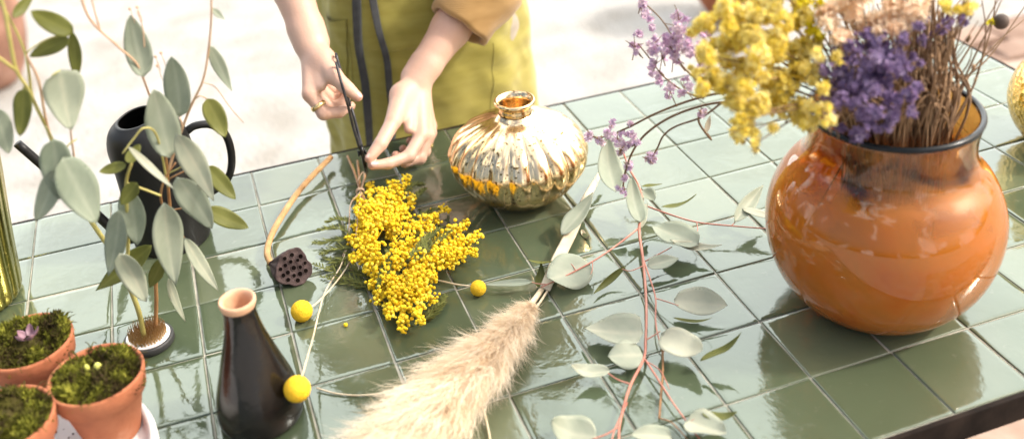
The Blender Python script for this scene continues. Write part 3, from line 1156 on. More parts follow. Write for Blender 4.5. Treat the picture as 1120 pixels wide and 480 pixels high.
# ================================================================== SCISSORS
tipS = pz(402, 192, .028)
pivS = pY(396, 167, -.140)
topS = pY(369, 70, -.100)
axS = nrm(tipS - pivS)
sideS = nrm(np.cross(axS, nrm(np.cross(nrm(CC - pivS), axS))))      # the flat of the scissors faces away from the lens
sideS = nrm(nrm(CC - pivS) - axS * np.dot(nrm(CC - pivS), axS))
thkS = np.cross(axS, sideS)
sc_ = thing('scissors', 'black florist scissors held upright between the hands, points at the tied stems', 'scissors', tipS)
for s_ in (-1, 1):
    mb = MB()
    pts = [pivS - axS * .012 - sideS * s_ * .004, pivS + axS * .02, tipS + sideS * s_ * .004 * 1.0]
    tube(mb, smooth_path(pts, 6), [.0050, .0050, .0012], 8, flat=.32, up=thkS)
    V = np.array(mb.v) + thkS * s_ * .0012
    mb.v = [tuple(v) for v in V]
    bl = mb.build('blade', M['scissor'], sc_)
    mb = MB()
    a0 = pivS - axS * .008 + thkS * s_ * .0012
    d1 = nrm(topS - pivS)
    Lh = np.linalg.norm(topS - pivS)
    loop = [a0, a0 + d1 * Lh * .30 + sideS * s_ * .007 + thkS * s_ * .001,
            a0 + d1 * Lh * .52 + sideS * s_ * .018, a0 + d1 * Lh * .78 + sideS * s_ * .026, a0 + d1 * Lh * .97 + sideS * s_ * .017,
            a0 + d1 * Lh * .98 + sideS * s_ * .007, a0 + d1 * Lh * .74 + sideS * s_ * .002, a0 + d1 * Lh * .46 + sideS * s_ * .0022]
    tube(mb, smooth_path(loop, 7), [.0026, .0021, .0019, .0019, .0019, .0019, .0019, .0017], 8)
    mb.build('handle', M['scissor'], sc_)
mb = MB()
lathe(mb, pivS, [(.001, -.006), (.0048, -.006), (.0048, -.0045), (.0028, -.004), (.0028, .004), (.0048, .0045), (.0048, .006), (.001, .006)], 20, axis=thkS, cap_top=True)
mb.build('pivot_screw', M['scissor'], sc_)
# ================================================================== VESSELS
# ---- amber glass vase
VC = up(.8435, -.612, 0)
vase = thing('glass_vase', 'big round amber orange glass vase with a dark rim, filled with dried flowers', 'vase', VC)
outer = curve_prof([(.055, 0), (.078, .006), (.103, .030), (.120, .062), (.1275, .100), (.124, .135), (.110, .166), (.094, .184), (.0875, .200), (.0865, .220), (.0895, .240)], 7)
inner = [(r - .0045 if r > .01 else r, z + (.006 if z < .02 else 0)) for r, z in outer]
iz = [k for k, (r, z) in enumerate(outer) if z > .193][0]


def vmod(a, r, z):
    return r * (1 + .0035 * mnoise.noise(Vector((math.cos(a) * 1.5, math.sin(a) * 1.5, z * 14))))


mb = MB()
lathe(mb, VC, [(.002, .0008)] + outer + [(.0872, .2415)] + inner[::-1] + [(.002, .0075)], 96, vmod, cap_bottom=True, cap_top=True)
mb.build('body', M['amber'], vase)
mb = MB()
pts = [VC + np.array([.0874 * math.cos(a), .0874 * math.sin(a), .2425]) for a in np.linspace(0, 2 * PI, 97)]
tube(mb, pts, .0034, 10, cap=False)
mb.build('rim', M['dark_rim'], vase)

# ---- fluted mercury-glass vase
GC = up(.5445, -.232, 0)
gold = thing('mercury_vase', 'squat fluted gold mercury glass vase with a narrow neck, behind the mimosa bunch', 'vase', GC)
gp = curve_prof([(.032, 0.0), (.050, .006), (.074, .026), (.090, .050), (.0955, .070), (.0925, .086), (.078, .106), (.052, .122), (.030, .1305), (.0225, .137)], 7)


def gmod(a, r, z):
    w = np.interp(r, [.023, .05, .09], [0, .6, 1])
    zz = np.interp(z, [.0, .01, .06], [.35, .7, 1])
    c = abs(math.cos(a * 10 + .08 * math.sin(z * 60)))
    return r * (1 - w * zz * .032 * (1 - c) ** 1.2 * 1.7 + .006 * mnoise.noise(Vector((math.cos(a) * 3, math.sin(a) * 3, z * 25))))


mb = MB()
lathe(mb, GC, [(.001, .0006)] + gp, 288, gmod)
mb.build('body', M['mercury'], gold)
mb = MB()
npz = curve_prof([(.0215, .1355), (.0218, .141), (.0212, .147), (.0235, .151), (.0275, .1535), (.0275, .1565), (.0255, .158), (.0225, .1565), (.0195, .150), (.0185, .138), (.016, .120), (.015, .100)], 5)
lathe(mb, GC, npz, 64, cap_bottom=False)
mb.build('neck', M['mercury'], gold)
gold.scale = (1, 1, .945)

# ---- black bottle
BC = up(.1500, -.524, 0)
bot = thing('bottle_vase', 'slim dark glazed bottle vase with a bare clay lip, between moss pots and yellow balls', 'vase', BC)
bo = curve_prof([(.038, .0), (.0435, .004), (.0445, .018), (.0410, .038), (.0310, .072), (.0212, .106), (.0168, .130), (.0165, .142)], 6)
mb = MB()
lathe(mb, BC, [(.001, .0005)] + bo, 64, lambda a, r, z: r * (1 + .010 * mnoise.noise(Vector((math.cos(a), math.sin(a), z * 30)))))
mb.build('body', M['black_ceramic'], bot)
mb = MB()
lathe(mb, BC, curve_prof([(.0166, .1418), (.0178, .1455), (.0184, .149), (.0172, .151), (.0148, .1495), (.0135, .144), (.0128, .125), (.014, .10)], 5), 48, cap_bottom=False)
mb.build('lip', M['raw_clay'], bot)

# ---- hammered gold vessel at the right
KC = up(1.298, -.43, 0)
ham = thing('hammered_vase', 'hammered gold metal vase standing behind the amber vase, cut off by the frame', 'vase', KC)
mb = MB()
lathe(mb, KC, [(.001, .0006)] + curve_prof([(.045, 0), (.060, .010), (.078, .036), (.086, .066), (.080, .098), (.064, .126), (.050, .150)], 7), 72)
mb.build('body', M['hammered_gold'], ham)
mb = MB()
lathe(mb, KC, curve_prof([(.050, .150), (.0535, .157), (.052, .160), (.047, .157), (.045, .145), (.05, .12)], 4), 72, cap_bottom=False)
mb.build('lip', M['hammered_gold'], ham)

# ---- ribbed olive-gold vase at the left
LC = up(-.167, -.172, 0)
rib = thing('ribbed_vase', 'tall ribbed olive gold vase at the left edge, beside the black watering can', 'vase', LC)


def rmod(a, r, z):
    return r * (1 + .022 * (abs(math.sin(a * 13)) - .5))


mb = MB()
lathe(mb, LC, [(.001, .0006)] + curve_prof([(.046, 0), (.0575, .004), (.0615, .022), (.066, .07), (.073, .13), (.079, .18), (.082, .225)], 7), 208, rmod)
mb.build('body', M['green_gold'], rib)
mb = MB()
lathe(mb, LC, curve_prof([(.082, .225), (.0835, .229), (.083, .232), (.079, .230), (.077, .20), (.068, .12), (.058, .03), (.001, .012)], 4), 64, cap_bottom=False)
mb.build('lip', M['green_gold'], rib)

# ---- watering can
WC = up(.0805, -.132, 0)
can = thing('watering_can', 'matte black watering can with domed top, long thin spout and loop handle', 'watering can', WC)
wb = curve_prof([(.046, 0), (.0495, .003), (.050, .03), (.0505, .09), (.0515, .130), (.0495, .155), (.041, .176), (.026, .1885)], 7)
wi = [(r - .0025, z - .001) for r, z in wb if z > .12]
# the mouth leans to one side
tilt = np.array([-.16, -.05])


def wshift(mb):
    out = []
    for (x, y_, z) in mb.v:
        h = z - T
        if h > .12:
            w = ((h - .12) / .07) ** 1.5
            x += tilt[0] * .055 * w
            y_ += tilt[1] * .055 * w
            z += (-(x - WC[0]) * tilt[0] - (y_ - WC[1]) * tilt[1]) * w * 1.2
        out.append((x, y_, z))
    mb.v = out


mb = MB()
lathe(mb, WC, [(.001, .0006)] + wb + wi[::-1], 80)
wshift(mb)
mb.build('body', M['black_matte'], can)
mb = MB()
ex, ey = nrm([.95, .05, 0]), None
hpz = [WC + ex * r + np.array([0, 0, z]) for r, z in ((.046, .150), (.058, .1555), (.076, .153), (.091, .140), (.0965, .118), (.0945, .090), (.085, .068), (.066, .056), (.048, .052))]
tube(mb, smooth_path(hpz, 8), .0052, 12)
mb.build('handle', M['black_matte'], can)
mb = MB()
s0 = WC + np.array([-.040, -.010, .020])
s2 = pY(19, 157, -.150)
s1 = s0 + np.array([-.018, -.004, .004])
tube(mb, smooth_path([s0, s1, s1 + (s2 - s1) * .12 + np.array([0, 0, -.004]), s1 + (s2 - s1) * .5, s2], 8), [.0085, .0075, .0064, .0058, .0055], 14)
mb.build('spout', M['black_matte'], can)

# ================================================================== POTS OF MOSS ON A SPECKLED TRAY
TC = up(-.083, -.535, 0)
mb = MB()
lathe(mb, TC, [(.001, .0008), (.124, .0008), (.1285, .004), (.130, .012), (.130, .020), (.128, .0235), (.1235, .0235), (.121, .019), (.1195, .0125), (.112, .0105), (.001, .0105)], 128, cap_bottom=False)
tray = mb.build('round_tray', M['terrazzo'], origin=TC)
tag(tray, 'round white speckled stone tray holding three moss pots', 'tray')

def leaf_mesh(base, tip, width, nrmv, tone=.5, bend=.12, cup=.18, shape='round', twist=0.0, curl=0.0):
    """blade with a real outline: base -> tip, slightly cupped, bent and folded along its midrib"""
    base, tip = np.asarray(base, dtype=float), np.asarray(tip, dtype=float)
    L = np.linalg.norm(tip - base)
    d = (tip - base) / L
    n_ = nrm(np.asarray(nrmv) - d * np.dot(nrmv, d))
    s = np.cross(d, n_)
    m, k = 15, 9
    th = .00018
    V, tn = [], []
    ts = np.linspace(0, 1, m)
    for t in ts:
        if shape == 'round':
            w = (math.sin(PI * t ** .80) ** .62) * (1 - .10 * t)
        elif shape == 'heart':
            w = (math.sin(PI * t ** .55) ** .6)
        else:
            w = math.sin(PI * t ** .78) ** .9
        w = max(w, .02) * width * .5
        wav = .09 * math.sin(t * 8 + base[0] * 40) * width
        for q in np.linspace(-1, 1, k):
            x = d * (t * L) + s * (q * w)
            h = cup * width * (abs(q) ** 1.5) * w / (width * .5) * .6 - bend * L * (4 * t * (1 - t)) * .5 + curl * L * max(0, t - .45) ** 2 * 3
            h += wav * q * abs(q) * .6
            ca, sa = math.cos(twist * t), math.sin(twist * t)
            off = s * (q * w)
            x = d * (t * L) + off * ca + n_ * (h + q * w * sa)
            V.append(base + x)
            rib = .24 * math.exp(-(q / .12) ** 2) + .03 * math.cos((t * 14 - abs(q) * 5) * 2)
            tn.append(np.clip(tone + rib, 0, 1))
    F = [(i * k + j, i * k + j + 1, (i + 1) * k + j + 1, (i + 1) * k + j) for i in range(m - 1) for j in range(k - 1)]
    n0 = len(V)
    V2 = [v - n_ * th for v in V]
    F2 = [tuple(a + n0 for a in f[::-1]) for f in F]
    loop = [j for j in range(k)] + [(i + 1) * k - 1 for i in range(1, m)] + [(m - 1) * k + j for j in range(k - 2, -1, -1)] + [i * k for i in range(m - 2, 0, -1)]
    F3 = [(loop[q], loop[q - 1], loop[q - 1] + n0, loop[q] + n0) for q in range(len(loop))]
    mb = MB()
    mb.add(V + V2, F + F2 + F3, tn + tn)
    return mb


POTS = [((105, 409), .90, 'terracotta pot of green moss with a pale sprout, nearest the dark bottle', 'sprout'),
        ((29, 373), .90, 'terracotta pot of moss with a pinkish purple bulb, at the back of the tray', 'bulb'),
        ((4, 458), .90, 'terracotta pot of plain moss in the bottom left corner, cut off by the frame', None)]
for (px_, py_), sc, lab, extra in POTS:
    c = pz(px_, py_, .0108 + .0835 * sc)
    c[2] = T + .0108
    pt = thing('moss_pot', lab, 'flowerpot', c, 'moss pots on the tray')
    mb = MB()
    pr_ = [(.001, .0), (.030, .0), (.0315, .003), (.0445, .058), (.0455, .0585), (.0490, .0595), (.0520, .082), (.0518, .0845), (.0495, .0850), (.0480, .0825), (.0465, .070), (.001, .070)]
    ph = rng.uniform(0, 9)
    lathe(mb, c, [(r * sc, z * sc) for r, z in pr_], 80, lambda a, r, z: r * (1 + .006 * mnoise.noise(Vector((math.cos(a) * 2, math.sin(a) * 2, z * 30 + ph)))), cap_bottom=False)
    mb.build('pot', M['terracotta'], pt)
    # moss mound under a pelt of little leaves
    mb = MB()

    def mh(r, a):
        x, y_ = r * math.cos(a), r * math.sin(a)
        return (.0745 + .014 * (1 - (r / .05) ** 2) + .014 * mnoise.noise(Vector((x * 45 + ph, y_ * 45, ph))) + .005 * mnoise.noise(Vector((x * 120, y_ * 120 + ph, 3)))) * sc

    nr, na_ = 16, 56
    V = [c + np.array([0, 0, mh(0, 0) - .003])]
    for i in range(1, nr + 1):
        for k in range(na_):
            a = 2 * PI * k / na_
            r = .0478 * sc * i / nr
            V.append(c + np.array([r * math.cos(a), r * math.sin(a), mh(r, a) - .003 - (.006 if i == nr else 0)]))
    F = [(0, 1 + k, 1 + (k + 1) % na_) for k in range(na_)]
    for i in range(nr - 1):
        for k in range(na_):
            a, b_ = 1 + i * na_ + k, 1 + i * na_ + (k + 1) % na_
            F.append((a, a + na_, b_ + na_, b_))
    mb.add(V, F, .15)
    hole = (rng.uniform(-.012, .012), rng.uniform(-.004, .014))
    for _ in range(5200):
        r = .0490 * sc * math.sqrt(rng.random())
        a = rng.uniform(0, 2 * PI)
        x, y_ = r * math.cos(a), r * math.sin(a)
        clump = .46 + .75 * mnoise.noise(Vector((x * 62 + ph, y_ * 62, ph + 4)))
        dh = math.hypot(x - hole[0], y_ - hole[1])
        tone = np.clip(clump * .9 + rng.normal(0, .16), 0, 1)
        if dh < .016:
            tone = rng.uniform(0, .22)
            if rng.random() < .5:
                continue
        z = mh(r, a) - (.006 if dh < .014 else 0) + rng.uniform(-.004, .003)
        base = c + np.array([x, y_, z])
        d = nrm([rng.normal(0, .7) + x * 14, rng.normal(0, .7) + y_ * 14, rng.uniform(.2, 1.3)])
        u_, w_ = perp(d)
        q = rng.uniform(0, 2 * PI)
        s_ = (u_ * math.cos(q) + w_ * math.sin(q)) * rng.uniform(.0006, .0013)
        ln = rng.uniform(.003, .0075)
        mb.add([base - s_, base + s_, base + d * ln * .6 + s_ * .8, base + d * ln, base + d * ln * .6 - s_ * .8], [(0, 1, 2, 3, 4)], tone)
    for _ in range(16):           # dry strands hanging over the lip
        a = rng.uniform(0, 2 * PI)
        b0 = c + np.array([math.cos(a) * .044 * sc, math.sin(a) * .044 * sc, .086 * sc])
        o = np.array([math.cos(a + rng.normal(0, .4)), math.sin(a + rng.normal(0, .4)), 0])
        tube(mb, smooth_path([b0, b0 + o * .007 + np.array([0, 0, .004]), b0 + o * .012 + np.array([0, 0, rng.uniform(-.006, .004)])], 4), [.0007, .0003], 5, tone=rng.uniform(0, .35))
    mb.build('moss', M['moss'], pt)
    if extra:
        mb = MB()
        cc = c + np.array([hole[0], hole[1], mh(math.hypot(*hole), math.atan2(hole[1], hole[0])) - .001])
        if extra == 'bulb':
            for k in range(5):
                d = nrm([math.cos(k * 1.3), math.sin(k * 1.3), 1.4])
                q = cc + np.array([math.cos(k * 1.3), math.sin(k * 1.3), 0]) * .004
                lm = leaf_mesh(q, q + d * rng.uniform(.011, .016), .009, np.array([-d[0], -d[1], d[2]]), .5, .3, .5)
                mb.add(lm.v, lm.f, lm.tone)
            mb.build('bulb', M['bulb_pink'], pt)
        else:
            for k, (dx, dy, s_) in enumerate(((0, 0, 1), (-.011, .004, .7))):
                V = [cc + np.array([dx, dy, .002]) + v * np.array([.0042, .0042, .0060]) * s_ for v in ICO2[0]]
                mb.add(V, ICO2[1])
            mb.build('sprout', M['bulb_shoot'], pt)
# crumbs of soil on the tray
mb = MB()
for _ in range(70):
    a = rng.uniform(-1.2, 1.9)
    r = rng.uniform(.06, .112)
    s_ = rng.uniform(.0006, .0022)
    q = TC + np.array([r * math.cos(a), r * math.sin(a), .0107 + s_ * .5])
    mb.add([q + v * s_ * np.array([1, 1.3, .6]) for v in ICO0[0]], ICO0[1], rng.random())
so = mb.build('soil_crumbs', M['soil'], origin=TC)
tag(so, 'dark crumbs of soil spilled on the white speckled tray', 'soil', kind='stuff')

# ================================================================== PIN HOLDER
PC = up(.042, -.352, 0)
pin = thing('pin_holder', 'small round flower pin holder with brass spikes in a black ring, holding eucalyptus stems', 'pin holder', PC)
mb = MB()
lathe(mb, PC, [(.001, .0006), (.0265, .0006), (.0285, .003), (.0285, .009), (.0275, .0105), (.0255, .0108), (.0252, .0095), (.001, .0092)], 64, cap_bottom=False)
mb.build('rubber_ring', M['rubber'], pin)
mb = MB()
lathe(mb, PC, [(.0005, .0098), (.0248, .0098), (.0250, .0118), (.0243, .0122), (.0005, .0122)], 64, cap_bottom=False)
mb.build('dish', M['steel_dish'], pin)
mb = MB()
for i in range(-6, 7):
    for j in range(-6, 7):
        x, y_ = (i + .5 * (j % 2)) * .0037, j * .0033
        if x * x + y_ * y_ < .0212 ** 2:
            b0 = PC + np.array([x, y_, .0120])
            tube(mb, [b0, b0 + np.array([rng.normal(0, .0004), rng.normal(0, .0004), .013])], [.00105, .0003], 5, tone=rng.random())
po = mb.build('spikes', M['pin_brass'], pin, smooth=False)
po['kind'] = 'stuff'


# ================================================================== LEAVES
# ---- eucalyptus standing in the pin holder: leaves given as base and tip with the depth plane they hang in
green = thing('standing_eucalyptus', 'green eucalyptus stem with hanging sage leaves, leaning left from the pin holder', 'branch', PC + np.array([-.004, -.008, .013]), 'eucalyptus stems in the pin holder')
brown = thing('standing_eucalyptus', 'brown eucalyptus stem rising straight from the pin holder in front of the watering can', 'branch', PC + np.array([.008, .004, .013]), 'eucalyptus stems in the pin holder')


def stem_path(px):
    return smooth_path([pY(x, y_, Y) for x, y_, Y in px], 6)


def stem(root, px, r, m_, name='stem', parent=None):
    mb = MB()
    tube(mb, stem_path(px), r, 8)
    return mb.build(name, m_, root)


b1 = PC + np.array([-.004, -.008, .010])
mb = MB()
tube(mb, smooth_path([b1, pY(150, 335, -.362), pY(128, 285, -.370), pY(103, 247, -.378), pY(82, 215, -.386), pY(68, 185, -.395), pY(52, 142, -.405), pY(36, 108, -.412), pY(28, 60, -.42), pY(8, 16, -.43), pY(-20, -30, -.44)], 6), [.0030, .0029, .0026, .0022, .0018, .0016, .0014, .0012, .0011], 10)
mb.build('stem', M['green_stem'], green)
stem(green, [(52, 142, -.405), (32, 100, -.43), (18, 77, -.44), (10, 40, -.45), (4, 8, -.455), (-10, -30, -.46)], [.0013, .0016, .0018, .0016, .0013], M['green_stem'])
stem(green, [(18, 77, -.44), (8, 70, -.45), (-8, 58, -.46)], [.0016, .0012], M['green_stem'])
stem(green, [(60, 165, -.398), (50, 130, -.41), (42, 88, -.42), (28, 60, -.42)], [.0014, .0012], M['pink_stem'])
stem(green, [(85, 220, -.386), (82, 180, -.40), (78, 150, -.42), (77, 138, -.43)], [.0016, .0010, .0008], M['pink_stem'])
stem(green, [(137, 308, -.368), (140, 270, -.38), (139, 235, -.40), (138, 200, -.42), (144, 178, -.43)], [.0022, .0019, .0014], M['green_stem'])
stem(green, [(138, 200, -.42), (152, 205, -.42), (176, 214, -.42)], [.0014, .0012], M['green_stem'])
stem(green, [(140, 262, -.385), (146, 240, -.39), (135, 222, -.40)], [.0014, .0009], M['green_stem'])
b2 = PC + np.array([.008, .004, .010])
mb = MB()
tube(mb, smooth_path([b2, pY(171, 330, -.350), pY(171, 305, -.352), pY(179, 275, -.355), pY(186, 240, -.36), pY(184, 205, -.368), pY(182, 175, -.375), pY(178, 152, -.38), pY(166, 112, -.39), pY(156, 84, -.395)], 6), [.0024, .0023, .0021, .0020, .0018, .0016, .0013, .0011, .0010], 10)
mb.build('stem', M['brown_stem'], brown)
stem(brown, [(183, 190, -.372), (196, 150, -.38), (208, 118, -.39), (222, 88, -.40), (228, 55, -.41), (231, 20, -.42), (231, -20, -.43)], [.0016, .0014, .0012, .0011, .0010], M['pink_stem'])
stem(brown, [(156, 84, -.395), (148, 68, -.40), (128, 50, -.405), (99, 22, -.41), (86, -10, -.415)], [.0010, .0012, .0013, .0013], M['pink_stem'])
stem(brown, [(110, 35, -.408), (104, 14, -.41), (98, -10, -.41)], [.0009, .0008], M['pink_stem'])
stem(brown, [(186, 240, -.36), (176, 218, -.385), (180, 196, -.40), (192, 178, -.40)], [.0016, .0012, .0009], M['brown_stem'])
stem(brown, [(158, 52, -.40), (156, 30, -.40), (150, 12, -.40)], [.0006, .0006], M['pink_stem'])
stem(brown, [(222, 90, -.40), (236, 96, -.39), (252, 118, -.38), (266, 134, -.37)], [.0006, .0005, .0004], M['pink_stem'])
stem(brown, [(183, 190, -.372), (196, 184, -.385), (206, 178, -.39)], [.0009, .0007], M['green_stem'])
stem(brown, [(184, 205, -.368), (172, 150, -.42), (158, 140, -.43), (146, 152, -.43), (134, 168, -.43)], [.0012, .0010, .0008], M['green_stem'])
# tiny seed capsules
for (x, y_) in ((142, 10), (150, 8), (170, 62), (176, 58), (172, 72)):
    mb = MB()
    tube(mb, [pY(x + 6, y_ + 16, -.40), pY(x, y_, -.40)], [.0003, .0005], 5)
    ball(mb, pY(x, y_, -.40), .0016)
    mb.build('bud', M['pink_stem'], brown)

# (stem, base, tip, width px, depth plane, colour, tone, shape)
STAND = [
    (brown, (158, 84), (142, 17), 33, -.400, 's', .34, 'round'),
    (brown, (197, 128), (188, 62), 34, -.400, 's', .28, 'round'),
    (brown, (187, 172), (168, 98), 42, -.415, 's', .40, 'round'),
    (green, (80, 36), (33, 13), 27, -.430, 'o', .30, 'round'),
    (green, (76, 42), (32, 62), 21, -.425, 'o', .22, 'round'),
    (green, (79, 35), (84, 90), 17, -.420, 'o', .42, 'long'),
    (green, (66, 77), (78, 142), 50, -.435, 's', .42, 'heart'),
    (green, (26, 97), (22, 149), 25, -.440, 'o', .12, 'round'),
    (green, (-6, 118), (10, 168), 28, -.445, 's', .35, 'round'),
    (green, (14, 20), (38, -8), 14, -.440, 'o', .45, 'long'),
    (green, (58, 152), (66, 218), 40, -.440, 's', .20, 'round'),
    (green, (68, 172), (106, 244), 50, -.450, 's', .26, 'round'),
    (green, (64, 185), (40, 242), 29, -.445, 's', .18, 'round'),
    (brown, (231, 9), (246, 22), 8, -.420, 's', .20, 'long'),
    (brown, (229, 50), (254, 100), 17, -.405, 's', .24, 'long'),
    (brown, (226, 108), (247, 150), 27, -.395, 'o', .50, 'round'),
    (brown, (193, 146), (234, 220), 32, -.430, 's', .55, 'long'),
    (brown, (194, 194), (232, 250), 36, -.425, 's', .22, 'round'),
    (brown, (226, 182), (258, 218), 23, -.385, 'o', .42, 'round'),
    (brown, (226, 229), (272, 249), 24, -.380, 'o', .40, 'round'),
    (brown, (140, 160), (192, 208), 10, -.445, 's', .85, 'long'),
    (green, (138, 180), (108, 188), 15, -.425, 'o', .38, 'round'),
    (green, (139, 178), (153, 158), 16, -.430, 'o', .45, 'round'),
    (green, (140, 207), (150, 268), 34, -.405, 's', .26, 'round'),
    (green, (130, 230), (118, 302), 30, -.420, 's', .30, 'long'),
    (green, (166, 268), (104, 318), 27, -.375, 'o', .25, 'long'),
    (brown, (180, 222), (192, 312), 40, -.430, 's', .38, 'long'),
    (green, (130, 278), (160, 330), 31, -.440, 's', .62, 'round'),
    (brown, (202, 260), (239, 318), 19, -.400, 's', .50, 'long'),
    (brown, (178, 284), (163, 314), 19, -.390, 'o', .72, 'round'),
    (brown, (184, 304), (203, 352), 12, -.385, 's', .70, 'long'),
    (green, (150, 200), (132, 224), 20, -.430, 'o', .35, 'round'),
]
for root, b_, t_, w, Y, c_, tone, shp in STAND:
    tone = float(np.clip(tone + rng.normal(0, .10), 0, 1))
    B_, T_ = pY(*b_, Y), pY(*t_, Y + rng.uniform(-.018, .018))
    pxm = FPX / (RC @ (B_ - CC))[2]
    nv = nrm(CC - B_) + np.array([rng.uniform(-.35, .35), 0, rng.uniform(-.1, .5)])
    leaf_mesh(B_, T_, .89 * w / pxm, nv, tone, rng.uniform(.05, .2), rng.uniform(.1, .25), shp, rng.uniform(-.25, .25)).build('leaf', M['sage' if c_ == 's' else 'olive_leaf'], root)
# leaf stalks
for root, a, b_, Y, m_ in ((green, (78, 36), (28, 58), -.425, 'green_stem'), (green, (66, 77), (52, 96), -.42, 'green_stem'), (green, (26, 97), (30, 100), -.43, 'green_stem'),
                           (green, (58, 152), (50, 138), -.42, 'green_stem'), (green, (68, 172), (84, 152), -.43, 'green_stem'), (brown, (197, 128), (200, 140), -.39, 'pink_stem'),
                           (brown, (226, 108), (214, 108), -.395, 'pink_stem'), (brown, (202, 260), (187, 250), -.38, 'brown_stem'), (brown, (226, 229), (186, 230), -.37, 'brown_stem'),
                           (brown, (226, 182), (184, 196), -.376, 'brown_stem'), (brown, (178, 284), (178, 272), -.37, 'brown_stem')):
    mb = MB()
    A_, B_ = pY(*a, Y), pY(*b_, Y)
    tube(mb, smooth_path([A_, (A_ + B_) / 2 + np.array([0, -.004, .005]), B_], 4), .0008, 6)
    mb.build('leaf_stalk', M[m_], root)

# ---- eucalyptus lying on the table
euc = thing('eucalyptus_branch', 'eucalyptus branch with red stems and pale round leaves lying flat across the tiles', 'branch', pz(705, 360, 0))


def tstem(px, r, m_='red_stem', name='stem'):
    mb = MB()
    tube(mb, smooth_path([pz(x, y_, z) for x, y_, z in px], 6), [q * .72 for q in r], 8)
    return mb.build(name, M[m_], euc)


tstem([(681, 165, .055), (689, 186, .042), (699, 204, .030), (703, 225, .024), (699, 250, .020), (703, 282, .016), (706, 315, .012), (707, 345, .010), (706, 372, .010), (704, 392, .010), (690, 420, .010), (682, 445, .009), (677, 470, .008), (678, 500, .008)],
      [.0018, .0020, .0022, .0026, .0026, .0024, .0022, .0021, .0020, .0022, .0020, .0018, .0016], 'red_stem')
tstem([(698, 250, .020), (672, 270, .020), (648, 286, .018), (622, 300, .015), (592, 314, .012)], [.0017, .0014, .0011])
tstem([(704, 224, .024), (728, 233, .022), (762, 243, .020), (800, 247, .018), (850, 251, .018)], [.0016, .0014, .0012])
tstem([(704, 285, .016), (711, 305, .014), (717, 326, .013), (717, 350, .012), (720, 368, .010), (726, 385, .006)], [.0016, .0013, .0010])
tstem([(717, 326, .013), (730, 330, .014), (742, 334, .016)], [.0010, .0008])
tstem([(705, 392, .010), (718, 412, .009), (736, 440, .008), (752, 462, .007), (768, 484, .006)], [.0017, .0013, .0012])
tstem([(704, 393, .010), (722, 405, .010), (732, 425, .008)], [.0009, .0007])
tstem([(724, 370, .008), (725, 400, .006), (723, 430, .004), (721, 457, .003)], [.0016, .0015, .0014], 'brown_stem')
tstem([(721, 457, .003), (735, 462, .004), (752, 480, .004)], [.0010, .0008], 'brown_stem')
tstem([(690, 420, .010), (676, 415, .012), (665, 408, .014)], [.0013, .0010])
tstem([(677, 466, .008), (664, 474, .008), (648, 480, .008)], [.0013, .0010])
tstem([(686, 440, .009), (672, 470, .008), (668, 490, .008)], [.0012, .0010])
tstem([(648, 286, .018), (648, 294, .017), (646, 300, .016)], [.0008, .0006])
tstem([(630, 296, .016), (624, 288, .020), (613, 284, .022)], [.0008, .0006])
tstem([(705, 286, .016), (724, 276, .018), (735, 270, .020)], [.0011, .0008])
tstem([(705, 290, .016), (690, 296, .018), (680, 294, .020)], [.0009, .0007])
tstem([(762, 243, .020), (763, 252, .020), (760, 258, .020)], [.0009, .0007])
tstem([(800, 247, .018), (806, 240, .022), (810, 228, .026)], [.0009, .0007])
tstem([(706, 372, .010), (716, 366, .012), (722, 362, .014)], [.0010, .0008])
tstem([(600, 311, .012), (588, 310, .012), (580, 308, .012)], [.0009, .0007])
tstem([(752, 462, .007), (756, 460, .010), (770, 452, .014)], [.0008, .0007])

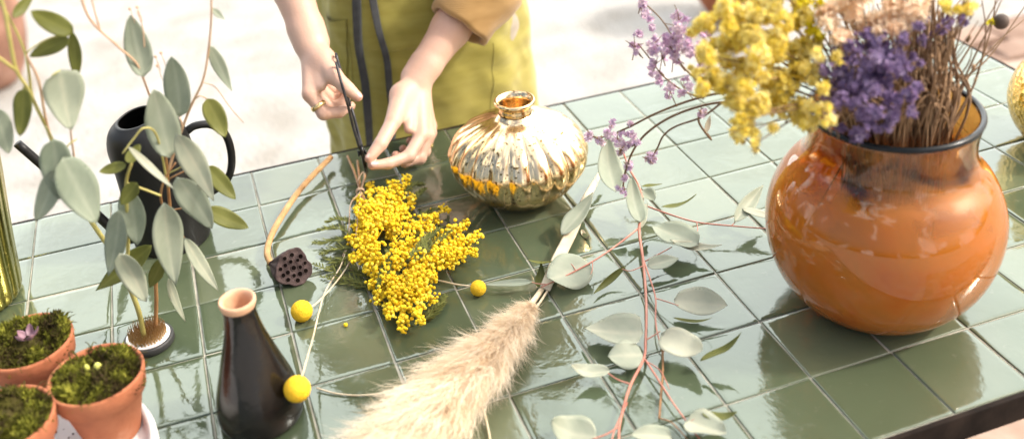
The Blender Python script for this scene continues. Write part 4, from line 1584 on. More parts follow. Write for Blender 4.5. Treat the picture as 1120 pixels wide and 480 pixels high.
# base (px), height; tip (px), height; width px; colour, tone, shape, curl, sideways lean
LYING = [  # palest tones put sunlit cream into the leaf colour
    ((764, 268), .020, (714, 248), .022, 31, 's', .45, 'round', 0, 0),
    ((733, 262), .026, (790, 267), .024, 12, 's', 1.0, 'long', 0, 0),
    ((708, 291), .015, (742, 283), .016, 19, 's', .50, 'round', .1, .2),
    ((644, 287), .017, (598, 310), .015, 45, 's', .50, 'round', 0, .1),
    ((616, 284), .024, (574, 288), .022, 11, 'o', .62, 'long', .0, -.5),
    ((582, 308), .014, (529, 311), .012, 11, 's', .35, 'long', 0, 0),
    ((684, 291), .020, (648, 322), .006, 8, 'o', .40, 'long', 0, .6),
    ((737, 328), .016, (796, 333), .020, 29, 's', .85, 'round', 0, .15),
    ((736, 347), .012, (780, 351), .012, 4, 'o', .65, 'long', 0, .4),
    ((704, 364), .014, (638, 358), .018, 40, 's', .72, 'heart', 0, .1),
    ((703, 388), .012, (665, 389), .016, 34, 's', .58, 'round', 0, .1),
    ((723, 366), .018, (770, 391), .020, 34, 's', .95, 'round', 0, .2),
    ((766, 394), .018, (813, 377), .024, 11, 'o', .42, 'long', .25, -.2),
    ((667, 405), .014, (623, 405), .018, 15, 's', .78, 'long', .1, 0),
    ((653, 478), .008, (601, 464), .022, 40, 's', .58, 'round', 0, 0),
    ((750, 460), .010, (794, 472), .018, 30, 's', .70, 'round', 0, .1),
    ((768, 452), .016, (806, 454), .018, 12, 'o', .50, 'long', 0, -.3),
    ((735, 478), .008, (690, 474), .014, 24, 's', .60, 'round', 0, 0),
    ((674, 210), .050, (661, 155), .075, 28, 's', .35, 'long', 0, .2),
    ((701, 243), .026, (689, 198), .050, 22, 's', .28, 'round', 0, .2),
    ((614, 257), .016, (650, 218), .036, 18, 's', .42, 'long', 0, 0),
    ((701, 204), .030, (724, 201), .032, 6, 'o', .55, 'long', 0, -.3),
    ((702, 208), .028, (716, 222), .022, 16, 's', .25, 'round', 0, 0),
    ((723, 226), .022, (762, 214), .030, 9, 'o', .52, 'long', .1, -.3),
    ((803, 243), .022, (833, 205), .034, 18, 's', .50, 'long', 0, .2),
    ((812, 228), .028, (850, 240), .026, 12, 's', .90, 'long', 0, .2),
    ((590, 314), .010, (592, 292), .012, 12, 'o', .1, 'long', 0, .2),
    ((700, 250), .02, (708, 222), .03, 9, 's', .7, 'long', 0, .3),
]
for b_, zb, t_, zt, w, c_, tone, shp, curl, lean in LYING:
    B_, T_ = pz(*b_, zb), pz(*t_, zt)
    pxm = FPX / (RC @ (B_ - CC))[2]
    nv = np.array([rng.uniform(-.2, .2), -.25 + rng.uniform(-.1, .15), 1]) + lean * np.array([rng.uniform(-.5, .5), -1.2, 0])
    d = nrm(T_ - B_)
    W_ = w / pxm
    if w > 14:                      # a level blade looks foreshortened from the lens
        across = nrm(np.cross(d, nrm(nv)))
        v0, v1 = RC @ (B_ - across * .01 - CC), RC @ (B_ + across * .01 - CC)
        dd = RC @ (T_ - CC)
        p0, p1 = v0[:2] / v0[2], v1[:2] / v1[2]
        b2_ = (RC @ (B_ - CC))
        ax2 = nrm(dd[:2] / dd[2] - b2_[:2] / b2_[2])
        sp_ = p1 - p0
        W_ = min(w / (FPX * abs(sp_[0] * ax2[1] - sp_[1] * ax2[0]) / .02), W_ * 1.7)
    leaf_mesh(B_, T_, W_, nv, tone, rng.uniform(-.05, .30), rng.uniform(.05, .42), shp, rng.uniform(-.45, .45), curl + rng.uniform(-.08, .28)).build('leaf', M['sage' if c_ == 's' else 'olive_leaf'], euc)
# ================================================================== LOTUS POD
camd = nrm(CC - pz(320, 293))
rightw = RC[0]
fc = pz(321, 293, .022)
fn = nrm(camd * .90 + rightw * .30 + np.array([0, -.12, 0]))
jn = pz(296, 288, .0095)
lp = thing('lotus_pod', 'dark dried lotus pod full of holes on a bent brown stem', 'seed pod', pz(318, 300, 0))
mb = MB()
u_, w_ = perp(fn)
bd = nrm(jn - fc)
n = 72
RP = .0225
V = []


def pod_r(a):
    return RP * (1 + .07 * math.sin(a * 3 + 1) + .05 * math.sin(a * 5 + .3) + .02 * math.sin(a * 11))


rings = [(0, -.0006, 0), (.35, -.0004, 0), (.7, 0, 0), (.90, .0003, 0), (.97, .0012, 0), (1.02, .0004, 0), (1.03, -.0028, 0), (.98, -.006, .06), (.84, -.010, .22), (.62, -.013, .45), (.36, -.015, .70), (.17, -.016, .92), (.15, -.016, 1.02)]
dj = jn - fc
for f_, h_, s_ in rings:
    for k in range(n):
        a = 2 * PI * k / n
        V.append(fc + (u_ * math.cos(a) + w_ * math.sin(a)) * pod_r(a) * f_ * (1 + (.03 * math.cos(a * 14) if s_ > 0 else 0)) + fn * (h_ if s_ == 0 else -.004) + dj * s_ * .98)
F = [(i * n + k, i * n + (k + 1) % n, (i + 1) * n + (k + 1) % n, (i + 1) * n + k) for i in range(len(rings) - 1) for k in range(n)]
mb.add(V, F, .4)
pod = mb.build('seed_head', M['lotus_pod'], lp)
hs = [(0, 0), (.40, .12), (-.38, .10), (.12, .42), (-.25, .46), (.05, -.40), (-.36, -.33), (.42, -.32), (.70, .18), (.52, .52), (.0, .76), (-.62, .42), (-.72, -.02), (-.60, -.48), (-.14, -.74), (.32, -.70), (.74, -.22)]
for hx, hy in hs:
    a = math.atan2(hy, hx)
    c = fc + (u_ * hx + w_ * hy) * RP * .95 + fn * .0002
    mb = MB()
    rr = rng.uniform(.0024, .0034)
    tube(mb, [c + (u_ * math.cos(q) + w_ * math.sin(q)) * rr for q in np.linspace(0, 2 * PI, 21)], .00055, 6, cap=False)
    mb.build('hole_rim', M['lotus_pod'], pod)
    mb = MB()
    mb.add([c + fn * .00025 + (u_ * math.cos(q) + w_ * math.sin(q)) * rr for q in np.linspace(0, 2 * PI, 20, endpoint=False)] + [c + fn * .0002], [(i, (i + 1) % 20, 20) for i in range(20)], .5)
    mb.build('seed_hole', M['hole'], pod, smooth=False)  # flat disc, its black standing in for shade inside the hole
mb = MB()
sp_ = smooth_path([jn, pz(292, 276, .010), pz(297, 257, .010), pz(309, 235, .011), pz(327, 209, .012), pz(345, 189, .013), pz(362, 172, .014)], 7)
tube(mb, sp_, [.0042 * (1 + .12 * mnoise.noise(Vector((i * .7, 2, 3)))) for i in range(len(sp_))], 12)
mb.build('stem', M['lotus_stem'], lp)

# ================================================================== YELLOW BALL FLOWERS
BALLS = [((330, 340), .0128, 'round yellow ball flower below the lotus pod, its pale stem running up to the mimosa',
          [(340, 336, .012), (352, 326, .008), (371, 304, .006), (384, 284, .006), (392, 262, .010)]),
         ((325, 425), .0135, 'largest yellow ball flower, leaning against the dark bottle vase',
          [(330, 412, .050), (334, 398, .044), (342, 370, .028), (348, 345, .014), (356, 318, .004), (372, 292, .005), (380, 270, .006)]),
         ((523, 315), .0096, 'smallest yellow ball flower, between mimosa and pampas plume with stem pointing left',
          [(515, 313, .008), (500, 311, .005), (482, 307, .004), (465, 303, .004), (450, 298, .005)])]
for (x, y_), r, lab, st in BALLS:
    c = pz(x, y_, .052 if x == 325 else r)
    b_ = thing('ball_flower', lab, 'flower', c * np.array([1, 1, 0]) + np.array([0, 0, T]), 'yellow ball flowers')
    mb = MB()
    mb.add([c + v * r * (1 + .03 * mnoise.noise(Vector((v * 6).tolist()))) for v in ICO4[0]], ICO4[1])
    mb.build('flower_head', M['billy'], b_)
    mb = MB()
    tube(mb, smooth_path([c] + [pz(*q) for q in st], 6), [.0012, .0010, .0009], 8)
    mb.build('stem', M['straw'], b_)
c = pz(378, 355, .0026)
mb = MB()
ball(mb, c, .0026, ICO2)
tag(mb.build('mimosa_blossom', M['mimosa'], origin=c), 'single tiny yellow blossom fallen on a tile below the mimosa', 'blossom')
mb = MB()
tube(mb, smooth_path([pz(346, 424, .003), pz(368, 430, .002), pz(395, 432, .002), pz(425, 428, .004), pz(450, 420, .008)], 6), [.0009, .0008], 8)
tag(mb.build('dry_stalk', M['straw'], origin=pz(395, 431)), 'thin pale dry stalk running from the largest yellow ball under the pampas plume', 'stalk')
mb = MB()
mb = leaf_mesh(pz(636, 251, .003), pz(645, 262, .004), .0075, (0, -.3, 1), .5, .5, .6, 'round', .8, .3)
tag(mb.build('dry_petal', M['dry_leaf'], origin=pz(641, 258)), 'small crumpled cream petal on a tile beside the pale dry leaf', 'petal')

# ================================================================== MIMOSA
mim = thing('mimosa_bunch', 'bunch of bright yellow mimosa tied with twine, lying on the tiles under the hands', 'flowers', pz(430, 285, 0))
SPR = [((415, 250), (403, 200)), ((419, 246), (417, 205)), ((423, 246), (431, 197)), ((431, 245), (446, 191)), ((428, 250), (454, 214)),
       ((440, 256), (490, 226)), ((445, 262), (482, 240)), ((416, 250), (391, 214)), ((414, 256), (388, 226)), ((412, 262), (386, 244)),
       ((412, 268), (377, 260)), ((415, 276), (382, 284)), ((420, 282), (398, 297)), ((425, 290), (404, 316)), ((430, 298), (411, 333)),
       ((435, 303), (424, 350)), ((440, 308), (441, 364)), ((446, 306), (462, 354)), ((452, 300), (474, 332)), ((450, 296), (478, 304)),
       ((455, 290), (500, 287)), ((462, 284), (522, 274)), ((468, 277), (527, 256)), ((470, 272), (513, 242)), ((440, 300), (432, 330)),
       ((405, 240), (398, 262)), ((430, 240), (426, 262)), ((445, 300), (452, 330)), ((400, 225), (410, 250)), ((425, 222), (438, 246)),
       ((408, 262), (402, 288)), ((445, 290), (462, 312)), ((490, 276), (508, 262)), ((418, 300), (436, 318)), ((404, 232), (420, 222)), ((412, 232), (440, 232)), ((428, 266), (450, 280)), ((438, 284), (458, 268)), ((424, 276), (440, 294)), ((448, 286), (470, 296))]
for (a, b_) in SPR:
    mb = MB()
    a, b_ = np.array(a, dtype=float), np.array(b_, dtype=float)
    L = np.linalg.norm(b_ - a)
    d = (b_ - a) / L
    pn = np.array([-d[1], d[0]])
    za, zb = rng.uniform(.022, .042), rng.uniform(.008, .020)
    cnt = int(58 + L * 1.25)
    mid = []
    for k in range(cnt):
        t = rng.random() ** .8
        w = (10.5 * (1 - t) + 4.5)
        q = a + d * (t * L) + pn * rng.normal(0, w * .52)
        z = za + (zb - za) * t + rng.normal(0, .0055)
        r = rng.uniform(.0016, .0026) * (1.0 if t < .8 else .9)
        c = pz(q[0], q[1], max(z, r))
        ball(mb, c, r, ICO1, np.clip(rng.normal(.5, .22), 0, 1))
        if k % 3 == 0:
            s0 = pz(*(a + d * (max(t - .12, 0) * L)), max(za + (zb - za) * t - .003, .002))
            tube(mb, [s0, c], .00035, 4, tone=.1, cap=False)
    mb.build('blossom_spray', M['mimosa'], mim)


def frond(px, w, z0, z1, nleaf=26):
    P = smooth_path([pz(x, y_, z0 + (z1 - z0) * k / (len(px) - 1)) for k, (x, y_) in enumerate(px)], 10)
    mb = MB()
    tube(mb, P, [.0008, .0004], 5, tone=.5)
    m = len(P)
    for k in range(nleaf):
        t = (k + .5) / nleaf
        i = min(int(t * (m - 1)), m - 2)
        p = P[i] + (P[i + 1] - P[i]) * (t * (m - 1) - i)
        d = nrm(P[i + 1] - P[i])
        s = nrm(np.cross(d, (0, 0, 1)))
        for sd in (-1, 1):
            ln = w * math.sin(PI * (.12 + .84 * t)) ** .7 * rng.uniform(.75, 1.1)
            dr = nrm(s * sd * rng.uniform(.5, .8) + d * rng.uniform(.7, 1.0) + np.array([0, 0, rng.uniform(-.15, .5)]))
            q = nrm(np.cross(dr, (rng.normal(0, .3), rng.normal(0, .3), 1))) * .0011
            mb.add([p - q * .6, p + dr * ln * .5 - q, p + dr * ln, p + dr * ln * .5 + q, p + q * .6], [(0, 1, 2, 3, 4)], rng.uniform(.15, .95))
    return mb.build('frond', M['mimosa_leaf'], mim)


for px, w, z0, z1 in [([(398, 262), (372, 250), (346, 252)], .014, .012, .010), ([(396, 258), (370, 262), (342, 266)], .015, .012, .006), ([(394, 270), (368, 272), (350, 278)], .014, .010, .005),
                      ([(392, 245), (372, 240), (356, 243)], .012, .014, .014), ([(396, 275), (376, 282), (356, 296)], .013, .008, .004),
                      ([(420, 318), (385, 305), (342, 288)], .016, .004, .004), ([(420, 312), (390, 296), (352, 280)], .016, .005, .004), ([(425, 320), (392, 312), (350, 302)], .014, .004, .003),
                      ([(438, 215), (452, 203), (465, 202)], .011, .020, .022), ([(440, 228), (456, 214), (466, 206)], .011, .016, .018), ([(446, 250), (462, 236), (480, 228)], .012, .018, .020),
                      ([(452, 288), (472, 268), (494, 252)], .014, .030, .032), ([(446, 284), (464, 264), (484, 248)], .014, .032, .034), ([(425, 300), (424, 285), (428, 268)], .012, .036, .034),
                      ([(465, 345), (478, 336), (488, 322)], .011, .006, .008), ([(462, 350), (474, 344), (486, 332)], .011, .006, .006), ([(436, 262), (446, 255), (460, 256)], .012, .024, .026), ([(412, 316), (418, 300), (420, 288)], .010, .034, .032)]:
    frond(px, w, z0, z1)
for px in ([(380, 171, .006), (388, 190, .010), (395, 212, .014), (410, 250, .018)], [(385, 180, .005), (390, 196, .009), (396, 212, .013), (415, 250, .018)], [(400, 190, .010), (396, 204, .012), (394, 214, .013), (402, 240, .018)],
           [(391, 176, .006), (393, 196, .010), (396, 213, .014), (420, 252, .018)]):
    mb = MB()
    tube(mb, smooth_path([pz(*q) for q in px], 6), [.0018, .0016, .0014], 8)
    mb.build('stem', M['brown_stem' if px[0][0] != 385 else 'green_stem'], mim)
mb = MB()
tc_ = pz(394, 210, .013)
ax = nrm(pz(396, 216, .013) - pz(392, 202, .012))
u_, w_ = perp(ax)
co = []
for q in np.linspace(0, 2 * PI * 4, 80):
    co.append(tc_ + ax * (q / 25 * .006 - .003) + (u_ * math.cos(q) + w_ * math.sin(q)) * .0058)
tube(mb, co, .0008, 6)
for tail in ([(394, 208, .017), (398, 198, .022), (397, 188, .016), (390, 200, .02)], [(394, 210, .019), (384, 222, .018), (382, 240, .016), (381, 262, .010), (374, 282, .004)],
             [(395, 210, .019), (392, 228, .022), (390, 252, .022), (386, 276, .014), (380, 292, .006)]):
    tube(mb, smooth_path([pz(*q) for q in tail], 6), .0008, 6)
mb.build('twine', M['twine'], mim)

# ================================================================== PAMPAS GRASS
pam = thing('pampas_grass', 'fluffy cream pampas grass plume lying on the tiles in front, its stem towards the branch', 'grass plume', pz(500, 420, 0))
AX = smooth_path([pz(583, 331, .010), pz(568, 350, .018), pz(543, 378, .026), pz(511, 410, .031), pz(474, 446, .033), pz(428, 490, .032), pz(376, 540, .026), pz(330, 585, .018)], 10)
HW = np.interp(np.linspace(0, 1, len(AX)), [0, .14, .28, .43, .57, .72, .86, 1], [.005, .021, .039, .053, .060, .056, .040, .004])
AXd = [nrm(AX[min(i + 1, len(AX) - 1)] - AX[max(i - 1, 0)]) for i in range(len(AX))]
mb = MB()
m = len(AX)
for _ in range(30000):
    t = rng.random() ** .85
    fi = t * (m - 1)
    i = min(int(fi), m - 2)
    p = AX[i] + (AX[i + 1] - AX[i]) * (fi - i)
    d = AXd[i]
    hw = np.interp(fi, range(m), HW)
    s = nrm(np.cross(d, (0, 0, 1)))
    up_ = np.cross(s, d)
    a = rng.uniform(0, 2 * PI)
    rad = s * math.cos(a) + up_ * math.sin(a) * .62
    rr = math.sqrt(rng.random())
    lock = mnoise.noise(Vector((a * 2.2, t * 26, 1.5)))
    start = p + rad * hw * rr * (.62 + .25 * lock)
    ln = rng.uniform(.016, .036) * (.65 + .7 * min(1, hw / .045))
    out = rng.uniform(.15, .75) + .35 * lock
    q = nrm(d * 1.0 + rad * out + np.array(mnoise.noise_vector(Vector((start * 60).tolist()))) * .45 + rng.normal(0, .20, 3))
    e1 = start + q * ln * .5
    q2 = nrm(q + rad * .15 + rng.normal(0, .34, 3) + np.array([0, 0, -.16]))
    e2 = e1 + q2 * ln * .5
    for e in (start, e1, e2):
        e[2] = max(e[2], T + .0015)
    wd = nrm(np.cross(q, rng.normal(0, 1, 3))) * rng.uniform(.00013, .00032)
    tone = np.clip(.50 + .5 * rr * rng.random() + .30 * lock + .20 * t + rng.normal(0, .14), 0, 1)
    mb.add([start - wd, start + wd, e1 + wd * .8, e2, e1 - wd * .8], [(0, 1, 2, 4), (4, 2, 3)], tone)
plume = mb.build('plume', M['pampas'], pam)
mb = MB()
tube(mb, smooth_path([pz(560, 358, .018), pz(578, 336, .010), pz(590, 320, .006), pz(602, 302, .005), pz(614, 284, .006)], 6), [.0030, .0034, .0032, .0024], 10)
tube(mb, smooth_path([pz(574, 348, .010), pz(588, 334, .006), pz(600, 316, .005), pz(606, 308, .005)], 6), [.0017, .0015, .0010], 8)
mb.build('stem', M['straw'], pam)
mb = MB()
tube(mb, smooth_path([pz(596, 316, .008), pz(610, 284, .010), pz(626, 252, .012), pz(641, 218, .014), pz(656, 190, .016)], 6), [.0066, .0078, .0074, .0060, .0030], 10, flat=.10, up=(0.2, -.3, 1))
mb.build('dry_leaf', M['dry_leaf'], pam)
mb = MB()
tube(mb, smooth_path([pz(520, 430, .004), pz(530, 452, .003), pz(538, 490, .003)], 6), [.0012, .0010], 8)
mb.build('stem', M['straw'], pam)

# ================================================================== DRIED FLOWERS IN THE AMBER VASE
VA = VC + np.array([0, 0, .10])


def floret(mb, c, d, s, tone):
    """small five-petalled cup opening along d"""
    u_, w_ = perp(d)
    ph = rng.uniform(0, 6)
    V = [c - d * s * .55]
    n = 5
    for k in range(n):
        a = ph + 2 * PI * k / n
        o = u_ * math.cos(a) + w_ * math.sin(a)
        a1, a2 = a - .5, a + .5
        lift = rng.uniform(-.1, .35)
        V += [c + (u_ * math.cos(a1) + w_ * math.sin(a1)) * s * .55, c + o * s * rng.uniform(.85, 1.15) + d * s * lift, c + (u_ * math.cos(a2) + w_ * math.sin(a2)) * s * .55]
    F = []
    for k in range(n):
        b_ = 1 + 3 * k
        F += [(0, b_, b_ + 1), (0, b_ + 1, b_ + 2), (0, b_ + 2, 1 + 3 * ((k + 1) % n))]
    tn = [max(0, tone - .16)] + [np.clip(tone + rng.uniform(-.05, .15), 0, 1)] * (3 * n)
    mb.add(V, F, tn)


def cluster(mb, px, py_, rpx, D, dens=1.0, size=(.0036, .0055), tone0=.5, squash=1.0):
    c = pD(px, py_, D)
    r = rpx * D * 1.064 / FPX
    n = int(max(6, 26 * dens * (r / .016) ** 2))
    tn0 = tone0 + rng.uniform(-.18, .18)
    for _ in range(n):
        d = nrm(rng.normal(0, 1, 3))
        q = r * rng.uniform(.55, 1.0) * (1 + .25 * mnoise.noise(Vector((c * 40 + d * 1.7).tolist())))
        floret(mb, c + d * q, nrm(d + rng.normal(0, .35, 3)), rng.uniform(*size), np.clip(tn0 + rng.normal(0, .15), 0, 1))


def flower_stem(mb, c, r=.0011, bow=.02, tone=None):
    """from inside the vase, over its mouth, to c"""
    a = rng.uniform(0, 2 * PI)
    b0 = VC + np.array([.045 * math.cos(a), .045 * math.sin(a), .03 + .03 * rng.random()])
    dirv = np.asarray(c) - (VC + np.array([0, 0, .24]))
    h = np.array([dirv[0], dirv[1], 0])
    hn = np.linalg.norm(h)
    g = VC + (h / max(hn, 1e-6)) * min(hn * .5, .068) + np.array([rng.normal(0, .006), rng.normal(0, .006), .245])
    mid = (g + c) / 2 + np.array([rng.normal(0, .006), rng.normal(0, .006), bow])
    tube(mb, smooth_path([b0, g, mid, c], 6), [r * 1.2, r, r * .7], 6, tone=rng.random() if tone is None else tone)


def bunch(name, label, blobs, mat_, dens, size, tone0, jit, flowername='flower_cluster', stems=True):
    ctr = pD(blobs[0][0], blobs[0][1], blobs[0][3])
    root = thing(name, label, 'dried flowers', ctr, 'dried flowers in the amber vase')
    sm = MB()
    for (x, y_, r, D) in blobs:
        mb = MB()
        D = D + rng.uniform(-jit, jit)
        for _ in range(7 if r > 9 else 4):
            cluster(mb, x + rng.normal(0, r * .46), y_ + rng.normal(0, r * .46), r * rng.uniform(.40, .70), D + rng.normal(0, .008), dens * .8, size, tone0)
        mb.build(flowername, M[mat_], root)
        if stems:
            flower_stem(sm, pD(x, y_, D), .0010)
            # little twigs holding the cluster together
            for _ in range(3):
                q = pD(x + rng.uniform(-r, r), y_ + rng.uniform(-r, r), D + rng.uniform(-.01, .01))
                tube(sm, [pD(x, y_, D) + np.array([0, 0, -.012]), q], .0005, 5, tone=rng.random())
    if stems:
        sm.build('stems', M['dry_stem'], root)
    return root


Y_ = [(775, 28, 13), (800, 15, 18), (838, 8, 20), (872, 8, 18), (776, 62, 13), (800, 48, 21), (835, 45, 24), (868, 52, 22), (786, 84, 16), (815, 85, 21), (850, 88, 24), (884, 82, 16),
      (768, 96, 10), (806, 112, 15), (830, 122, 17), (860, 122, 18), (886, 134, 12), (814, 146, 11), (806, 132, 11), (827, 156, 8), (903, 120, 8), (820, 128, 9), (845, 62, 14), (815, 30, 15), (760, 78, 6),
      (850, -18, 22), (815, -20, 20), (880, -24, 20)]
Y_ += [(1048, 12, 9), (1062, 10, 7), (1034, 4, 9), (1056, -8, 10), (915, 62, 7), (898, 98, 9), (910, 132, 8), (895, 60, 9), (1010, -6, 9)]
bunch('yellow_statice', 'pale yellow dried statice spilling over the left side of the amber vase', [(x, y_, r, .905) for x, y_, r in Y_], 'statice_yellow', 5.0, (.0030, .0050), .66, .03)
P_ = [(925, 76, 18), (955, 58, 21), (984, 76, 15), (930, 106, 19), (964, 94, 23), (990, 104, 11), (946, 130, 15), (914, 98, 13), (975, 124, 11), (1003, 28, 9), (958, 112, 15), (940, 88, 14), (975, 58, 10), (905, 110, 8), (901, 76, 6), (911, 60, 5), (1001, 62, 6), (1003, 92, 6), (986, 40, 6), (930, 50, 8), (905, 126, 6), (940, 148, 6), (998, 122, 5), (972, 138, 6), (1010, 46, 5), (918, 140, 5)]
bunch('purple_statice', 'deep purple dried statice at the front of the amber vase', [(x, y_, r, .915) for x, y_, r in P_], 'statice_purple', 3.2, (.0030, .0050), .45, .02)
H_ = [(903, 22, 13), (925, 10, 18), (950, 24, 20), (977, 12, 18), (1002, 8, 14), (920, 42, 10), (986, 30, 11), (960, 42, 10), (940, -15, 18), (985, -18, 18), (1012, -10, 12)]
bunch('peach_hydrangea', 'faded peach dried flower head at the top of the amber vase bouquet', [(x, y_, r, .925) for x, y_, r in H_], 'peach', 2.0, (.0050, .0080), .85, .02)
L_ = [(885, 24, 11), (893, 38, 9), (878, 10, 10), (896, 8, 8), (884, 45, 6)]
bunch('lemon_tansy', 'small clump of vivid lemon yellow dried flowers between pale yellow and peach heads', [(x, y_, r, .935) for x, y_, r in L_], 'lemon', 1.6, (.0030, .0048), .4, .01)
V_ = [(1012, 48, 6), (1025, 34, 7), (1040, 26, 7), (1052, 20, 6), (1034, 30, 6)]
bunch('dried_lavender', 'small dusky purple lavender spike at the right of the bouquet', [(x, y_, r, .97) for x, y_, r in V_], 'statice_purple', 1.5, (.0028, .0042), .25, .01)

# sea lavender: arching sprays reaching left over the table
sl = thing('sea_lavender', 'lilac sea lavender sprays arching left from the amber vase over the gold vase', 'dried flowers', pD(735, 60, 1.05), 'dried flowers in the amber vase')
S_ = [(702, 2, 6, 1.08), (706, 14, 6, 1.08), (700, 38, 7, 1.08), (712, 28, 5, 1.08), (738, 30, 13, 1.05), (731, 46, 10, 1.05), (756, 40, 12, 1.04), (724, 60, 10, 1.06), (717, 72, 8, 1.06), (721, 84, 7, 1.07), (733, 100, 8, 1.08),
      (749, 98, 8, 1.07), (770, 72, 8, 1.03), (694, 52, 5, 1.08), (762, 58, 8, 1.04), (742, 18, 7, 1.05), (748, 54, 9, 1.045), (715, 50, 6, 1.07), (738, 62, 7, 1.06)]
for x, y_, r, D in S_:
    mb = MB()
    for _ in range(4):
        cluster(mb, x + rng.normal(0, r * .5), y_ + rng.normal(0, r * .55), r * rng.uniform(.45, .75), D + rng.normal(0, .008), 3.2, (.0026, .0046), .6)
    mb.build('flower_cluster', M['lilac'], sl)
S2 = [(643, 149, 6, 1.15), (655, 153, 6, 1.15), (664, 148, 6, 1.14), (675, 152, 7, 1.14), (688, 146, 6, 1.13), (679, 164, 7, 1.13), (669, 136, 5, 1.14), (694, 158, 5, 1.13), (686, 180, 5, 1.14), (683, 194, 4, 1.14), (681, 207, 5, 1.14), (710, 174, 8, 1.12), (767, 124, 6, 1.06), (690, 136, 4, 1.13)]
for x, y_, r, D in S2:
    mb = MB()
    for _ in range(3):
        cluster(mb, x + rng.normal(0, r * .45), y_ + rng.normal(0, r * .45), r * .8, D + rng.normal(0, .006), 3.4, (.0024, .0044), .7)
    mb.build('flower_cluster', M['lilac'], sl)
    mb = MB()
    c = pD(x, y_, D)
    for _ in range(5):
        tube(mb, [c, c + nrm(rng.normal(0, 1, 3)) * r * 1.064 * D / FPX], [.0012, .0004], 5, tone=rng.uniform(.4, 1))
    mb.build('calyx', M['dry_stem'], sl)


def dstem(root, px, r, name='stem'):
    mb = MB()
    tube(mb, smooth_path([pD(*q) for q in px], 7), r, 7, tone=.35)
    mb.build(name, M['dry_stem'], root)


inside = (985, 190, 1.03)
dstem(sl, [inside, (930, 150, 1.02), (888, 128, 1.02), (832, 116, 1.04), (792, 112, 1.06), (760, 118, 1.08), (730, 130, 1.10), (706, 147, 1.12), (692, 166, 1.13), (684, 188, 1.14), (681, 208, 1.14)], [.0016, .0015, .0014, .0013, .0010])
dstem(sl, [inside, (930, 145, 1.02), (884, 121, 1.02), (822, 106, 1.04), (790, 102, 1.06), (755, 110, 1.08), (718, 124, 1.10), (686, 140, 1.13), (660, 150, 1.15), (643, 149, 1.15)], [.0016, .0015, .0014, .0012, .0008])
dstem(sl, [(790, 112, 1.06), (768, 128, 1.07), (740, 138, 1.09), (726, 148, 1.10), (719, 162, 1.115), (712, 174, 1.12)], [.0012, .0011, .0010])
dstem(sl, [(792, 104, 1.06), (768, 92, 1.06), (745, 70, 1.06), (735, 40, 1.05), (722, 20, 1.07), (704, 2, 1.08), (698, -12, 1.08)], [.0011, .0009, .0006])
dstem(sl, [(770, 108, 1.07), (748, 100, 1.075), (726, 84, 1.07), (712, 66, 1.07), (698, 48, 1.08)], [.0010, .0007])
dstem(sl, [(782, 98, 1.055), (770, 80, 1.04), (758, 55, 1.04), (752, 30, 1.04)], [.0009, .0006])
dstem(sl, [(768, 118, 1.07), (764, 132, 1.07), (772, 146, 1.075), (778, 153, 1.08), (774, 146, 1.085)], [.0014, .0012, .0008])
leaf_mesh(pD(772, 146, 1.08), pD(777, 126, 1.08), .006, nrm(CC - pD(772, 146, 1.08)), .3, shape='long').build('dry_leaf', M['dry_leaf'], sl)
for _ in range(26):
    k = rng.integers(len(S_))
    x, y_, r, D = S_[k]
    dstem(sl, [(x + rng.uniform(-4, 14), y_ + rng.uniform(8, 20), D), (x, y_, D), (x + rng.uniform(-12, 12), y_ - rng.uniform(4, 14), D)], [.0006, .0004], 'twig')

# brown stems standing in the vase
dsb = thing('dry_stem_bundle', 'bundle of brown dry stems standing in the right half of the amber vase mouth', 'dried stems', VC + np.array([.02, .01, .24]), 'dried flowers in the amber vase')
mb = MB()
for k in range(96):
    if k < 42:
        tx, ty, D = rng.uniform(985, 1040), rng.uniform(-40, 15), rng.uniform(.96, 1.08)
    else:
        tx, ty, D = rng.uniform(905, 1030), rng.uniform(-30, 60), rng.uniform(.97, 1.06)
    gx = np.interp(tx, [900, 1040], [925, 1036]) + rng.normal(0, 17)
    g = pD(gx, rng.uniform(120, 138), rng.uniform(.965, 1.03))
    gr = g - VC
    rr = math.hypot(gr[0], gr[1])
    if rr > .070:
        g[:2] = VC[:2] + gr[:2] / rr * .070
    g[2] = max(g[2], VC[2] + .246)
    b0 = VC + np.array([rng.normal(0, .03), rng.normal(0, .03), rng.uniform(.03, .07)])
    e = pD(tx, ty, D)
    tube(mb, smooth_path([b0, g, g * .5 + e * .5 + rng.normal(0, .0035, 3), e], 6), [.0016, .0013, .0008] if k < 42 else [.0012, .0010, .0006], 6, tone=rng.uniform(.1, .95))
for k in range(46):                       # crooked stems crossing in front of the clump
    tx, ty, D = rng.uniform(895, 1075), rng.uniform(-20, 95), rng.uniform(.93, 1.03)
    g = pD(rng.uniform(912, 1050), rng.uniform(118, 150), rng.uniform(.955, 1.0))
    gr = g - VC
    rr = math.hypot(gr[0], gr[1])
    if rr > .070:
        g[:2] = VC[:2] + gr[:2] / rr * .070
    g[2] = max(g[2], VC[2] + .246)
    b0 = VC + np.array([rng.normal(0, .03), rng.normal(0, .03), rng.uniform(.03, .07)])
    e = pD(tx, ty, D)
    tube(mb, smooth_path([b0, g, g * .6 + e * .4 + rng.normal(0, .006, 3), g * .25 + e * .75 + rng.normal(0, .006, 3), e], 6), [.0011, .0010, .0008, .0005], 6, tone=rng.uniform(.0, .9))
    for _ in range(3):                    # little husks left on them
        q = g + (e - g) * rng.uniform(.35, 1) + rng.normal(0, .003, 3)
        mb.add([q + v * rng.uniform(.0012, .0026) * np.array([1, 1, 1.6]) for v in ICO0[0]], ICO0[1], rng.uniform(.3, 1))
mb.build('stems', M['dry_stem'], dsb)['kind'] = 'stuff'
